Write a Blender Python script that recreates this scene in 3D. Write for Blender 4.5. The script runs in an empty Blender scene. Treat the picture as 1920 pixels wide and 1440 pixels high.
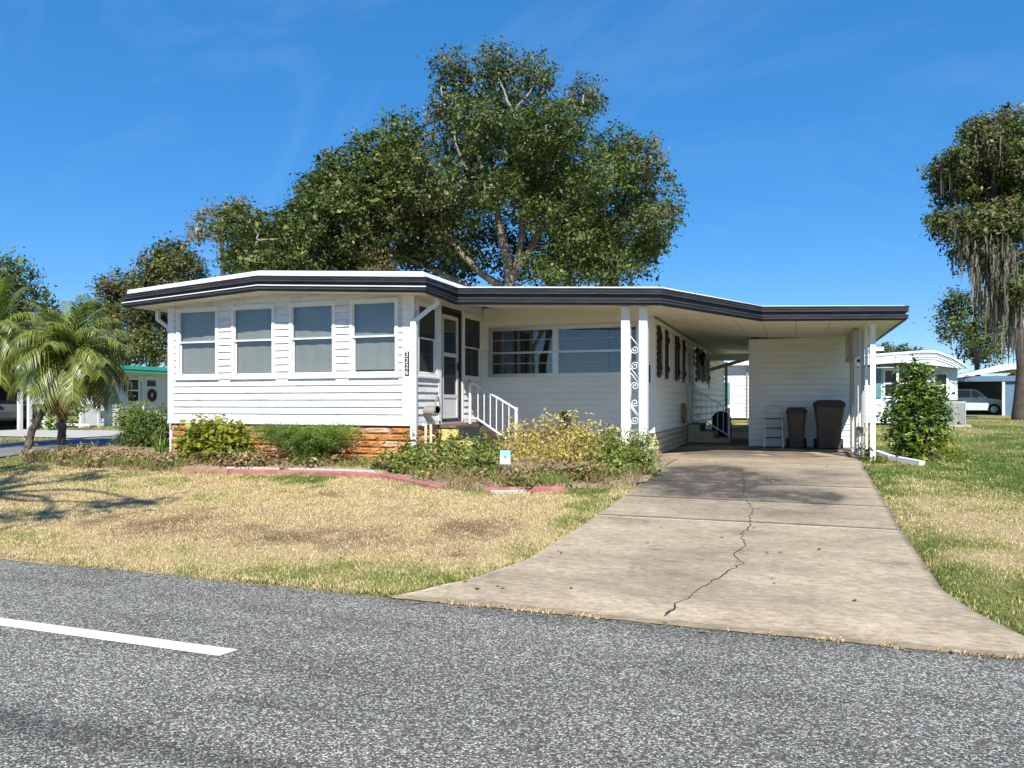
import bpy, bmesh, math, random
import numpy as np
from mathutils import Vector

random.seed(7)
RNG = np.random.default_rng(11)
SC = bpy.context.scene
COL = SC.collection
R = math.radians

# ------------------------------------------------------------------ camera
cam_d = bpy.data.cameras.new('camera')
cam_d.sensor_width = 36.0
cam_d.lens = 36.0 * 1440 / 1920
cam_d.shift_y = 35 / 1920
cam_d.clip_end = 2000
cam = bpy.data.objects.new('camera', cam_d)
cam.location = (0, 0, 1.55)
cam.rotation_euler = (R(90), 0, R(20))
COL.objects.link(cam)
SC.camera = cam

# ------------------------------------------------------------------ sky, sun, exposure
TO_SUN = Vector((0.42, -1.0, 1.076)).normalized()
SUN_EL = math.asin(TO_SUN.z)
SUN_AZ = math.atan2(TO_SUN.x, TO_SUN.y)
world = bpy.data.worlds.new('World')
SC.world = world
world.use_nodes = True
wn = world.node_tree
wn.nodes.clear()
w_out = wn.nodes.new('ShaderNodeOutputWorld')
w_bg = wn.nodes.new('ShaderNodeBackground')
w_sky = wn.nodes.new('ShaderNodeTexSky')
w_sky.sky_type = 'NISHITA'
w_sky.sun_disc = False
w_sky.sun_elevation = SUN_EL
w_sky.sun_rotation = SUN_AZ
w_sky.altitude = 1500
w_sky.air_density = 0.8
w_sky.dust_density = 0.0
w_sky.ozone_density = 8.0
w_hs = wn.nodes.new('ShaderNodeHueSaturation')
w_hs.inputs['Saturation'].default_value = 1.66
w_hs.inputs['Value'].default_value = 1.86
w_hs.inputs['Hue'].default_value = 0.506
w_gm = wn.nodes.new('ShaderNodeGamma')
w_gm.inputs['Gamma'].default_value = 0.5
w_bg.inputs['Strength'].default_value = 0.135
wn.links.new(w_sky.outputs[0], w_gm.inputs['Color'])
wn.links.new(w_gm.outputs[0], w_hs.inputs['Color'])
# very faint high cirrus streaks
w_tc = wn.nodes.new('ShaderNodeTexCoord')
w_mp = wn.nodes.new('ShaderNodeMapping')
w_mp.inputs['Rotation'].default_value = (R(25), R(35), R(20))
w_mp.inputs['Scale'].default_value = (1.2, 5.0, 2.2)
w_nz = wn.nodes.new('ShaderNodeTexNoise')
w_nz.inputs['Scale'].default_value = 1.6
w_nz.inputs['Detail'].default_value = 9.0
w_nz.inputs['Roughness'].default_value = 0.62
w_nz.inputs['Distortion'].default_value = 0.9
w_rp = wn.nodes.new('ShaderNodeValToRGB')
w_rp.color_ramp.elements[0].position = 0.50
w_rp.color_ramp.elements[0].color = (0, 0, 0, 1)
w_rp.color_ramp.elements[1].position = 0.85
w_rp.color_ramp.elements[1].color = (0.10, 0.10, 0.10, 1)
w_mx = wn.nodes.new('ShaderNodeMix')
w_mx.data_type = 'RGBA'
w_mx.inputs[7].default_value = (4.2, 5.0, 6.0, 1)
wn.links.new(w_tc.outputs['Generated'], w_mp.inputs['Vector'])
wn.links.new(w_mp.outputs[0], w_nz.inputs['Vector'])
wn.links.new(w_nz.outputs['Fac'], w_rp.inputs['Fac'])
wn.links.new(w_rp.outputs['Color'], w_mx.inputs[0])
wn.links.new(w_hs.outputs[0], w_mx.inputs[6])
wn.links.new(w_mx.outputs[2], w_bg.inputs['Color'])
wn.links.new(w_bg.outputs[0], w_out.inputs['Surface'])

sun_d = bpy.data.lights.new('sun', 'SUN')
sun_d.energy = 4.8
sun_d.angle = R(0.53)
sun_d.color = (1.0, 0.95, 0.87)
sun = bpy.data.objects.new('sun', sun_d)
sun.rotation_euler = (-TO_SUN).to_track_quat('-Z', 'Y').to_euler()
sun.location = (5, -20, 30)
COL.objects.link(sun)

SC.view_settings.view_transform = 'Standard'
SC.view_settings.look = 'None'
SC.view_settings.exposure = 0.68
SC.view_settings.gamma = 1.0
SC.view_settings.use_curve_mapping = False
SC.render.engine = 'CYCLES'
SC.cycles.use_denoising = True
SC.cycles.max_bounces = 7
SC.cycles.diffuse_bounces = 4
SC.cycles.transparent_max_bounces = 12
SC.cycles.caustics_reflective = False
SC.cycles.caustics_refractive = False

# ------------------------------------------------------------------ materials
def nodes_of(name):
    m = bpy.data.materials.new(name)
    m.use_nodes = True
    nt = m.node_tree
    nt.nodes.clear()
    out = nt.nodes.new('ShaderNodeOutputMaterial')
    return m, nt, out

def N(nt, typ, **kw):
    n = nt.nodes.new(typ)
    for k, v in kw.items():
        if k in n.inputs.keys():
            n.inputs[k].default_value = v
        else:
            setattr(n, k, v)
    return n

def c4(c):
    return (c[0], c[1], c[2], 1.0)

def ramp(nt, fac, stops):
    r = nt.nodes.new('ShaderNodeValToRGB')
    el = r.color_ramp.elements
    while len(el) < len(stops):
        el.new(0.5)
    for e, (p, c) in zip(el, stops):
        e.position = p
        e.color = c4(c) if len(c) == 3 else c
    nt.links.new(fac, r.inputs['Fac'])
    return r.outputs['Color']

def mixc(nt, fac, a, b, mode='MIX'):
    m = nt.nodes.new('ShaderNodeMix')
    m.data_type = 'RGBA'
    m.blend_type = mode
    for s, v in ((m.inputs[0], fac), (m.inputs[6], a), (m.inputs[7], b)):
        if hasattr(v, 'links'):
            nt.links.new(v, s)
        elif isinstance(v, (int, float)):
            s.default_value = v
        else:
            s.default_value = c4(v)
    return m.outputs[2]

def paint(name, base, rough=0.55, var=0.12, scale=3.0, stretch=(1, 1, 1), bump=0.0, bscale=60.0, metal=0.0,
          dirt=None, dirt_scale=1.5, dirt_amt=0.35, spec=0.4, per_object=0.0):
    m, nt, out = nodes_of(name)
    b = N(nt, 'ShaderNodeBsdfPrincipled')
    b.inputs['Roughness'].default_value = rough
    b.inputs['Metallic'].default_value = metal
    b.inputs['Specular IOR Level'].default_value = spec
    geo = N(nt, 'ShaderNodeNewGeometry')
    mp = N(nt, 'ShaderNodeMapping')
    mp.inputs['Scale'].default_value = stretch
    nt.links.new(geo.outputs['Position'], mp.inputs['Vector'])
    n1 = N(nt, 'ShaderNodeTexNoise', Scale=scale, Detail=6.0, Roughness=0.6)
    nt.links.new(mp.outputs[0], n1.inputs['Vector'])
    lo = tuple(max(0, x * (1 - var)) for x in base)
    hi = tuple(min(1, x * (1 + var)) for x in base)
    col = ramp(nt, n1.outputs['Fac'], [(0.3, lo), (0.7, hi)])
    if dirt is not None:
        n2 = N(nt, 'ShaderNodeTexNoise', Scale=dirt_scale, Detail=8.0, Roughness=0.7)
        mp2 = N(nt, 'ShaderNodeMapping')
        mp2.inputs['Scale'].default_value = stretch
        mp2.inputs['Location'].default_value = (3.1, 7.7, 1.3)
        nt.links.new(geo.outputs['Position'], mp2.inputs['Vector'])
        nt.links.new(mp2.outputs[0], n2.inputs['Vector'])
        f = ramp(nt, n2.outputs['Fac'], [(0.48, (0, 0, 0)), (0.75, (dirt_amt,) * 3)])
        col = mixc(nt, f, col, dirt)
    if per_object > 0:
        oi = N(nt, 'ShaderNodeObjectInfo')
        h = N(nt, 'ShaderNodeHueSaturation')
        mr = N(nt, 'ShaderNodeMapRange')
        mr.inputs['To Min'].default_value = 1 - per_object
        mr.inputs['To Max'].default_value = 1 + per_object
        nt.links.new(oi.outputs['Random'], mr.inputs['Value'])
        nt.links.new(mr.outputs[0], h.inputs['Value'])
        nt.links.new(col, h.inputs['Color'])
        col = h.outputs[0]
    nt.links.new(col, b.inputs['Base Color'])
    if bump > 0:
        n3 = N(nt, 'ShaderNodeTexNoise', Scale=bscale, Detail=5.0, Roughness=0.65)
        nt.links.new(geo.outputs['Position'], n3.inputs['Vector'])
        bp = N(nt, 'ShaderNodeBump', Strength=bump, Distance=0.02)
        nt.links.new(n3.outputs['Fac'], bp.inputs['Height'])
        nt.links.new(bp.outputs[0], b.inputs['Normal'])
    nt.links.new(b.outputs[0], out.inputs['Surface'])
    return m

def leafmat(name, a, b, c=None, trans=0.3, rough=0.5, spec=0.35):
    """leaf colour from a per-leaf number stored on the mesh"""
    m, nt, out = nodes_of(name)
    at = N(nt, 'ShaderNodeAttribute', attribute_name='tint')
    stops = [(0.0, a), (1.0, b)] if c is None else [(0.0, a), (0.72, b), (1.0, c)]
    col = ramp(nt, at.outputs['Fac'], stops)
    p = N(nt, 'ShaderNodeBsdfPrincipled')
    p.inputs['Roughness'].default_value = rough
    p.inputs['Specular IOR Level'].default_value = spec
    nt.links.new(col, p.inputs['Base Color'])
    t = N(nt, 'ShaderNodeBsdfTranslucent')
    br = N(nt, 'ShaderNodeHueSaturation', Saturation=1.15, Value=1.35)
    nt.links.new(col, br.inputs['Color'])
    nt.links.new(br.outputs[0], t.inputs['Color'])
    mx = N(nt, 'ShaderNodeMixShader')
    mx.inputs[0].default_value = trans
    nt.links.new(p.outputs[0], mx.inputs[1])
    nt.links.new(t.outputs[0], mx.inputs[2])
    nt.links.new(mx.outputs[0], out.inputs['Surface'])
    return m

def glassmat(name, tint=(0.82, 0.86, 0.86), base=0.06, gain=1.0):
    m, nt, out = nodes_of(name)
    lw = N(nt, 'ShaderNodeLayerWeight')
    lw.inputs['Blend'].default_value = 0.5
    pw = N(nt, 'ShaderNodeMath', operation='POWER')
    pw.inputs[1].default_value = 4.0
    nt.links.new(lw.outputs['Facing'], pw.inputs[0])
    ma = N(nt, 'ShaderNodeMath', operation='MULTIPLY_ADD')
    ma.inputs[1].default_value = 0.9 * gain
    ma.inputs[2].default_value = base
    ma.use_clamp = True
    nt.links.new(pw.outputs[0], ma.inputs[0])
    tr = N(nt, 'ShaderNodeBsdfTransparent')
    tr.inputs['Color'].default_value = c4(tint)
    gl = N(nt, 'ShaderNodeBsdfGlossy')
    gl.inputs['Roughness'].default_value = 0.015
    geo = N(nt, 'ShaderNodeNewGeometry')
    nz = N(nt, 'ShaderNodeTexNoise', Scale=1.3, Detail=1.0)
    nt.links.new(geo.outputs['Position'], nz.inputs['Vector'])
    bp = N(nt, 'ShaderNodeBump', Strength=0.06, Distance=0.05)
    nt.links.new(nz.outputs['Fac'], bp.inputs['Height'])
    nt.links.new(bp.outputs[0], gl.inputs['Normal'])
    mx = N(nt, 'ShaderNodeMixShader')
    nt.links.new(ma.outputs[0], mx.inputs[0])
    nt.links.new(tr.outputs[0], mx.inputs[1])
    nt.links.new(gl.outputs[0], mx.inputs[2])
    nt.links.new(mx.outputs[0], out.inputs['Surface'])
    return m

def screenmat(name, col, see):
    m, nt, out = nodes_of(name)
    d = N(nt, 'ShaderNodeBsdfDiffuse')
    d.inputs['Color'].default_value = c4(col)
    t = N(nt, 'ShaderNodeBsdfTransparent')
    g = N(nt, 'ShaderNodeBsdfGlossy')
    g.inputs['Roughness'].default_value = 0.05
    m1 = N(nt, 'ShaderNodeMixShader')
    m1.inputs[0].default_value = see
    nt.links.new(d.outputs[0], m1.inputs[1])
    nt.links.new(t.outputs[0], m1.inputs[2])
    m2 = N(nt, 'ShaderNodeMixShader')
    m2.inputs[0].default_value = 0.05
    nt.links.new(m1.outputs[0], m2.inputs[1])
    nt.links.new(g.outputs[0], m2.inputs[2])
    nt.links.new(m2.outputs[0], out.inputs['Surface'])
    return m

def asphalt_mat():
    m, nt, out = nodes_of('asphalt')
    b = N(nt, 'ShaderNodeBsdfPrincipled')
    b.inputs['Roughness'].default_value = 0.85
    b.inputs['Specular IOR Level'].default_value = 0.25
    geo = N(nt, 'ShaderNodeNewGeometry')
    v = N(nt, 'ShaderNodeTexVoronoi', Scale=105.0)
    v.feature = 'F1'
    nt.links.new(geo.outputs['Position'], v.inputs['Vector'])
    sep = N(nt, 'ShaderNodeSeparateColor')
    nt.links.new(v.outputs['Color'], sep.inputs[0])
    stone = ramp(nt, sep.outputs[0], [(0.0, (0.07, 0.067, 0.057)), (0.45, (0.14, 0.134, 0.115)), (0.72, (0.25, 0.24, 0.21)), (0.93, (0.58, 0.56, 0.50))])
    n2 = N(nt, 'ShaderNodeTexNoise', Scale=170.0, Detail=3.0)
    nt.links.new(geo.outputs['Position'], n2.inputs['Vector'])
    fine = ramp(nt, n2.outputs['Fac'], [(0.35, (0.4, 0.4, 0.4)), (0.68, (1.6, 1.6, 1.6))])
    col = mixc(nt, 0.75, stone, fine, 'MULTIPLY')
    n1 = N(nt, 'ShaderNodeTexNoise', Scale=0.8, Detail=7.0, Roughness=0.66)
    mp = N(nt, 'ShaderNodeMapping')
    mp.inputs['Scale'].default_value = (0.35, 1.2, 1)
    nt.links.new(geo.outputs['Position'], mp.inputs['Vector'])
    nt.links.new(mp.outputs[0], n1.inputs['Vector'])
    big = ramp(nt, n1.outputs['Fac'], [(0.32, (0.58, 0.58, 0.58)), (0.45, (0.92, 0.92, 0.92)), (0.55, (1.0, 1.0, 1.0)), (0.75, (1.25, 1.25, 1.24))])
    col = mixc(nt, 1.0, col, big, 'MULTIPLY')
    wear_shade = N(nt, 'ShaderNodeAttribute', attribute_name='wear_shade')  # carries road wear and the painted tree shadow
    wr_ = ramp(nt, wear_shade.outputs['Fac'], [(0.0, (0.38, 0.38, 0.38)), (0.5, (1.0, 1.0, 1.0)), (1.0, (1.3, 1.3, 1.29))])
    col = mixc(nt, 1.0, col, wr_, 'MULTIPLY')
    nt.links.new(col, b.inputs['Base Color'])
    bp = N(nt, 'ShaderNodeBump', Strength=0.7, Distance=0.012)
    nt.links.new(v.outputs['Distance'], bp.inputs['Height'])
    bp.invert = True
    nt.links.new(bp.outputs[0], b.inputs['Normal'])
    nt.links.new(b.outputs[0], out.inputs['Surface'])
    return m

def concrete_mat():
    m, nt, out = nodes_of('driveway_concrete')
    b = N(nt, 'ShaderNodeBsdfPrincipled')
    b.inputs['Roughness'].default_value = 0.88
    b.inputs['Specular IOR Level'].default_value = 0.2
    geo = N(nt, 'ShaderNodeNewGeometry')
    n1 = N(nt, 'ShaderNodeTexNoise', Scale=1.6, Detail=8.0, Roughness=0.68)
    mp = N(nt, 'ShaderNodeMapping')
    mp.inputs['Scale'].default_value = (0.7, 1.5, 1)
    nt.links.new(geo.outputs['Position'], mp.inputs['Vector'])
    nt.links.new(mp.outputs[0], n1.inputs['Vector'])
    col = ramp(nt, n1.outputs['Fac'], [(0.25, (0.19, 0.15, 0.105)), (0.42, (0.32, 0.258, 0.182)), (0.58, (0.40, 0.326, 0.232)), (0.8, (0.49, 0.41, 0.30))])
    n2 = N(nt, 'ShaderNodeTexNoise', Scale=20.0, Detail=9.0, Roughness=0.82)
    mp2 = N(nt, 'ShaderNodeMapping')
    mp2.inputs['Scale'].default_value = (0.55, 1.6, 1)
    nt.links.new(geo.outputs['Position'], mp2.inputs['Vector'])
    nt.links.new(mp2.outputs[0], n2.inputs['Vector'])
    fine = ramp(nt, n2.outputs['Fac'], [(0.34, (0.52, 0.51, 0.50)), (0.50, (0.98, 0.98, 0.98)), (0.68, (1.42, 1.41, 1.37))])
    col = mixc(nt, 1.0, col, fine, 'MULTIPLY')
    at = N(nt, 'ShaderNodeAttribute', attribute_name='dark_patch')
    nz = N(nt, 'ShaderNodeTexNoise', Scale=3.5, Detail=7.0, Roughness=0.7)
    nt.links.new(geo.outputs['Position'], nz.inputs['Vector'])
    mm = N(nt, 'ShaderNodeMath', operation='MULTIPLY')
    nr = ramp(nt, nz.outputs['Fac'], [(0.36, (0.62,) * 3), (0.56, (1.15,) * 3)])
    nt.links.new(at.outputs['Fac'], mm.inputs[0])
    nt.links.new(nr, mm.inputs[1])
    col = mixc(nt, mm.outputs[0], col, (0.07, 0.062, 0.054))
    nt.links.new(col, b.inputs['Base Color'])
    bp = N(nt, 'ShaderNodeBump', Strength=0.35, Distance=0.008)
    nt.links.new(n2.outputs['Fac'], bp.inputs['Height'])
    nt.links.new(bp.outputs[0], b.inputs['Normal'])
    nt.links.new(b.outputs[0], out.inputs['Surface'])
    return m

def lawn_ramp(nt, fac):
    return ramp(nt, fac, [(0.0, (0.22, 0.155, 0.085)), (0.17, (0.42, 0.31, 0.175)), (0.33, (0.66, 0.51, 0.30)), (0.5, (0.64, 0.52, 0.285)), (0.68, (0.38, 0.35, 0.125)), (0.85, (0.18, 0.23, 0.055)), (1.0, (0.10, 0.17, 0.035))])

def ground_mat():
    m, nt, out = nodes_of('lawn_soil')
    b = N(nt, 'ShaderNodeBsdfPrincipled')
    b.inputs['Roughness'].default_value = 0.95
    b.inputs['Specular IOR Level'].default_value = 0.1
    at = N(nt, 'ShaderNodeAttribute', attribute_name='green')
    geo = N(nt, 'ShaderNodeNewGeometry')
    nz = N(nt, 'ShaderNodeTexNoise', Scale=14.0, Detail=7.0, Roughness=0.75)
    nt.links.new(geo.outputs['Position'], nz.inputs['Vector'])
    ad = N(nt, 'ShaderNodeMath', operation='MULTIPLY_ADD')
    nt.links.new(nz.outputs['Fac'], ad.inputs[0])
    ad.inputs[1].default_value = 0.5
    sb = N(nt, 'ShaderNodeMath', operation='SUBTRACT')
    nt.links.new(at.outputs['Fac'], sb.inputs[0])
    sb.inputs[1].default_value = 0.25
    nt.links.new(sb.outputs[0], ad.inputs[2])
    col = lawn_ramp(nt, ad.outputs[0])
    n2 = N(nt, 'ShaderNodeTexNoise', Scale=60.0, Detail=5.0, Roughness=0.7)
    nt.links.new(geo.outputs['Position'], n2.inputs['Vector'])
    dk = ramp(nt, n2.outputs['Fac'], [(0.3, (0.35, 0.33, 0.3)), (0.7, (0.95, 0.95, 0.95))])
    col = mixc(nt, 1.0, col, dk, 'MULTIPLY')
    nt.links.new(col, b.inputs['Base Color'])
    bp = N(nt, 'ShaderNodeBump', Strength=0.8, Distance=0.03)
    nt.links.new(n2.outputs['Fac'], bp.inputs['Height'])
    nt.links.new(bp.outputs[0], b.inputs['Normal'])
    nt.links.new(b.outputs[0], out.inputs['Surface'])
    return m

def blade_mat():
    m, nt, out = nodes_of('grass_blade')
    at = N(nt, 'ShaderNodeAttribute', attribute_name='tint')
    col = lawn_ramp(nt, at.outputs['Fac'])
    hs = N(nt, 'ShaderNodeHueSaturation', Value=1.1)
    nt.links.new(col, hs.inputs['Color'])
    p = N(nt, 'ShaderNodeBsdfPrincipled')
    p.inputs['Roughness'].default_value = 0.7
    p.inputs['Specular IOR Level'].default_value = 0.2
    nt.links.new(hs.outputs[0], p.inputs['Base Color'])
    t = N(nt, 'ShaderNodeBsdfTranslucent')
    nt.links.new(hs.outputs[0], t.inputs['Color'])
    mx = N(nt, 'ShaderNodeMixShader')
    mx.inputs[0].default_value = 0.25
    nt.links.new(p.outputs[0], mx.inputs[1])
    nt.links.new(t.outputs[0], mx.inputs[2])
    nt.links.new(mx.outputs[0], out.inputs['Surface'])
    return m

M = dict(
    asphalt=asphalt_mat(), concrete=concrete_mat(), ground=ground_mat(), blade=blade_mat(),
    side_asphalt=paint('side_street_asphalt', (0.17, 0.17, 0.18), 0.9, 0.2, 2.0, bump=0.3, bscale=90),
    line=paint('road_line_paint', (0.78, 0.78, 0.76), 0.6, 0.1, 30.0, dirt=(0.2, 0.2, 0.2), dirt_scale=28, dirt_amt=0.85),
    siding=paint('white_siding', (0.71, 0.715, 0.735), 0.42, 0.05, 1.2, (1, 1, 3), dirt=(0.24, 0.235, 0.23), dirt_scale=2.8, dirt_amt=0.62),
    siding2=paint('shaded_lap_siding', (0.82, 0.81, 0.76), 0.5, 0.05, 1.2, (1, 1, 3), dirt=(0.5, 0.48, 0.42), dirt_scale=1.7, dirt_amt=0.25),
    trim=paint('white_trim', (0.76, 0.76, 0.755), 0.45, 0.05, 4.0, dirt=(0.5, 0.48, 0.44), dirt_scale=5, dirt_amt=0.3),
    soffit=paint('cream_soffit', (0.83, 0.79, 0.67), 0.55, 0.05, 1.4, dirt=(0.5, 0.44, 0.33), dirt_scale=1.1, dirt_amt=0.3),
    roof=paint('white_roof_coating', (0.82, 0.82, 0.81), 0.5, 0.06, 2.0, dirt=(0.5, 0.5, 0.48), dirt_scale=3, dirt_amt=0.3),
    fascia=paint('dark_fascia', (0.03, 0.031, 0.036), 0.5, 0.3, 2.5, (1, 1, 6), dirt=(0.10, 0.095, 0.09), dirt_scale=4, dirt_amt=0.45, spec=0.4),
    darkside=paint('inner_wall', (0.30, 0.27, 0.21), 0.8, 0.1),
    shade=paint('grey_roller_shade', (0.47, 0.445, 0.405), 0.8, 0.06, 1.5, (1, 1, 2.5)),
    curtain=paint('beige_curtain', (0.44, 0.42, 0.38), 0.85, 0.14, 6.0, (6, 1, 0.3)),
    glass=glassmat('window_glass', (0.80, 0.83, 0.83), 0.075), clearglass=glassmat('door_glass', (0.7, 0.72, 0.72), 0.09, 0.5),
    screen=screenmat('dark_insect_screen', (0.055, 0.055, 0.052), 0.35),
    black=paint('black_frame', (0.018, 0.017, 0.017), 0.45, 0.2), shutter=paint('dark_brown_shutter', (0.022, 0.014, 0.012), 0.5, 0.35, 7.0),
    brick=None, cream_brick=None,
    doorpanel=paint('grey_white_door', (0.60, 0.62, 0.64), 0.4, 0.05),
    yellow=paint('yellow_step_paint', (0.62, 0.52, 0.17), 0.75, 0.15, 6.0, bump=0.2, dirt=(0.3, 0.25, 0.14), dirt_scale=8),
    tread=paint('green_tread_carpet', (0.045, 0.06, 0.05), 0.95, 0.3, 14.0, bump=0.4, bscale=120),
    creamstep=paint('cream_concrete_step', (0.50, 0.45, 0.32), 0.8, 0.1, 5.0, bump=0.2),
    rail=paint('white_railing', (0.78, 0.78, 0.77), 0.4, 0.05),
    bin=paint('brown_plastic', (0.105, 0.072, 0.05), 0.5, 0.12, 5.0, dirt=(0.12, 0.1, 0.08), dirt_scale=6), binlid=paint('dark_brown_plastic', (0.06, 0.04, 0.03), 0.5, 0.12, 5.0),
    bindark=paint('black_plastic', (0.012, 0.011, 0.011), 0.55, 0.2), binmark=paint('pale_print', (0.35, 0.33, 0.3), 0.6, 0.1),
    alu=paint('aluminium', (0.55, 0.56, 0.56), 0.35, 0.06, metal=0.6), greybox=paint('grey_meter_box', (0.38, 0.37, 0.34), 0.5, 0.1, 4.0, dirt=(0.2, 0.17, 0.13), dirt_scale=5),
    curb=paint('red_painted_kerb', (0.36, 0.13, 0.12), 0.8, 0.25, 5.0, bump=0.3, dirt=(0.45, 0.36, 0.3), dirt_scale=7, dirt_amt=0.6), curbtop=paint('pale_kerb_top', (0.44, 0.40, 0.35), 0.85, 0.15, 8.0, bump=0.3, dirt=(0.3, 0.26, 0.2), dirt_scale=9),
    soil=paint('bed_soil', (0.25, 0.19, 0.12), 0.95, 0.4, 6.0, bump=0.8, bscale=30, dirt=(0.36, 0.29, 0.18), dirt_scale=4, dirt_amt=0.8),
    bark=paint('oak_bark', (0.27, 0.235, 0.19), 0.9, 0.35, 2.0, (1, 1, 0.4), bump=0.8, bscale=8, dirt=(0.07, 0.06, 0.05), dirt_scale=0.8, dirt_amt=0.8),
    darkbark=paint('dark_bark', (0.085, 0.07, 0.058), 0.95, 0.3, 3.0, bump=0.8, bscale=12), palmbark=paint('palm_trunk', (0.12, 0.10, 0.085), 0.95, 0.35, 8.0, bump=1.0, bscale=25),
    stem=paint('plant_stem', (0.14, 0.13, 0.06), 0.8, 0.2),
    signblue=paint('sign_blue', (0.35, 0.66, 0.76), 0.5, 0.05), white=paint('plain_white', (0.78, 0.78, 0.77), 0.5, 0.04),
    green_trim=paint('mint_green_trim', (0.05, 0.42, 0.30), 0.5, 0.08), palewall=paint('pale_wall', (0.70, 0.70, 0.67), 0.6, 0.06), bluewall=paint('pale_blue_siding', (0.62, 0.68, 0.70), 0.5, 0.05),
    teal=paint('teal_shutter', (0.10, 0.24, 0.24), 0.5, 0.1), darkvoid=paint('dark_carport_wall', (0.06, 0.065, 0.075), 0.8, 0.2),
    bluetrim=paint('blue_fascia', (0.10, 0.17, 0.26), 0.5, 0.1), carpaint=paint('pale_blue_car_paint', (0.48, 0.56, 0.62), 0.25, 0.03, spec=0.6), rubber=paint('tyre_rubber', (0.015, 0.015, 0.015), 0.8, 0.1),
    carglass=paint('dark_car_glass', (0.01, 0.012, 0.014), 0.08, 0.1), acgrey=paint('grey_condenser_metal', (0.36, 0.36, 0.35), 0.45, 0.1, 5.0), wreath=paint('dark_red_wreath', (0.09, 0.018, 0.016), 0.9, 0.4, 20.0),
    hose=paint('tan_hose', (0.36, 0.23, 0.08), 0.6, 0.15), hanger=paint('weathered_hanger', (0.30, 0.27, 0.24), 0.5, 0.15, metal=0.3), pipe=paint('cream_pipe', (0.66, 0.62, 0.48), 0.5, 0.06),
    crack=paint('crack_shadow', (0.03, 0.027, 0.024), 1.0, 0.2), numplate=paint('black_plaque', (0.02, 0.02, 0.02), 0.5, 0.1),
)
def brickmat(name, stops, po):
    m, nt, out = nodes_of(name)
    b = N(nt, 'ShaderNodeBsdfPrincipled')
    b.inputs['Roughness'].default_value = 0.85
    b.inputs['Specular IOR Level'].default_value = 0.2
    geo = N(nt, 'ShaderNodeNewGeometry')
    nz = N(nt, 'ShaderNodeTexNoise', Scale=7.0, Detail=8.0, Roughness=0.7)
    nt.links.new(geo.outputs['Position'], nz.inputs['Vector'])
    oi = N(nt, 'ShaderNodeObjectInfo')
    ma = N(nt, 'ShaderNodeMath', operation='MULTIPLY_ADD')
    nt.links.new(oi.outputs['Random'], ma.inputs[0])
    ma.inputs[1].default_value = po
    sb = N(nt, 'ShaderNodeMath', operation='SUBTRACT')
    nt.links.new(nz.outputs['Fac'], sb.inputs[0])
    sb.inputs[1].default_value = po / 2
    nt.links.new(sb.outputs[0], ma.inputs[2])
    col = ramp(nt, ma.outputs[0], stops)
    nt.links.new(col, b.inputs['Base Color'])
    n2 = N(nt, 'ShaderNodeTexNoise', Scale=22.0, Detail=6.0, Roughness=0.7)
    nt.links.new(geo.outputs['Position'], n2.inputs['Vector'])
    bp = N(nt, 'ShaderNodeBump', Strength=0.9, Distance=0.03)
    nt.links.new(n2.outputs['Fac'], bp.inputs['Height'])
    nt.links.new(bp.outputs[0], b.inputs['Normal'])
    nt.links.new(b.outputs[0], out.inputs['Surface'])
    return m
M['brick'] = brickmat('orange_split_block', [(0.2, (0.28, 0.14, 0.085)), (0.38, (0.46, 0.20, 0.065)), (0.52, (0.55, 0.26, 0.09)), (0.66, (0.54, 0.36, 0.22)), (0.8, (0.60, 0.46, 0.33))], 0.34)
M['cream_brick'] = brickmat('cream_block', [(0.25, (0.48, 0.36, 0.24)), (0.5, (0.62, 0.52, 0.36)), (0.75, (0.70, 0.61, 0.45))], 0.25)

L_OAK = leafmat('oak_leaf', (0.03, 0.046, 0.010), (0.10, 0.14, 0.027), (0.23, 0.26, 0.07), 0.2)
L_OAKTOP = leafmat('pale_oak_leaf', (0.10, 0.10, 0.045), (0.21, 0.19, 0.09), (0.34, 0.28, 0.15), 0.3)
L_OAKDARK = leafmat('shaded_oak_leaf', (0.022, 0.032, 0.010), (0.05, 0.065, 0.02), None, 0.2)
L_MOSS = leafmat('spanish_moss', (0.10, 0.095, 0.075), (0.25, 0.23, 0.18), None, 0.25, 0.9, 0.05)
L_BROWN = leafmat('browning_leaf', (0.075, 0.075, 0.022), (0.16, 0.14, 0.045), (0.29, 0.19, 0.075), 0.3)
L_HEDGE = leafmat('hedge_leaf', (0.05, 0.085, 0.018), (0.13, 0.19, 0.04), (0.25, 0.28, 0.08), 0.3)
L_GOLD = leafmat('golden_leaf', (0.11, 0.15, 0.02), (0.30, 0.32, 0.04), (0.50, 0.45, 0.07), 0.35)
L_FERN = leafmat('fern_leaf', (0.07, 0.13, 0.02), (0.19, 0.28, 0.05), (0.34, 0.40, 0.10), 0.35)
L_WEED = leafmat('weed_leaf', (0.085, 0.13, 0.025), (0.24, 0.29, 0.065), (0.48, 0.45, 0.15), 0.3)
L_YELLOW = leafmat('yellowing_leaf', (0.30, 0.26, 0.07), (0.60, 0.50, 0.15), (0.72, 0.64, 0.30), 0.35)
L_DRY = leafmat('dry_stalk', (0.20, 0.145, 0.075), (0.38, 0.28, 0.15), (0.50, 0.40, 0.23), 0.25, 0.85, 0.1)
L_SHRUB = leafmat('glossy_shrub_leaf', (0.04, 0.075, 0.012), (0.14, 0.22, 0.035), (0.36, 0.44, 0.09), 0.3, 0.38, 0.5)
L_PALM = leafmat('palm_leaflet', (0.08, 0.115, 0.02), (0.24, 0.28, 0.06), (0.48, 0.45, 0.15), 0.35, 0.4, 0.5)
L_DEADPALM = leafmat('dead_palm_leaflet', (0.17, 0.085, 0.025), (0.30, 0.16, 0.05), (0.40, 0.25, 0.09), 0.3)

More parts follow.
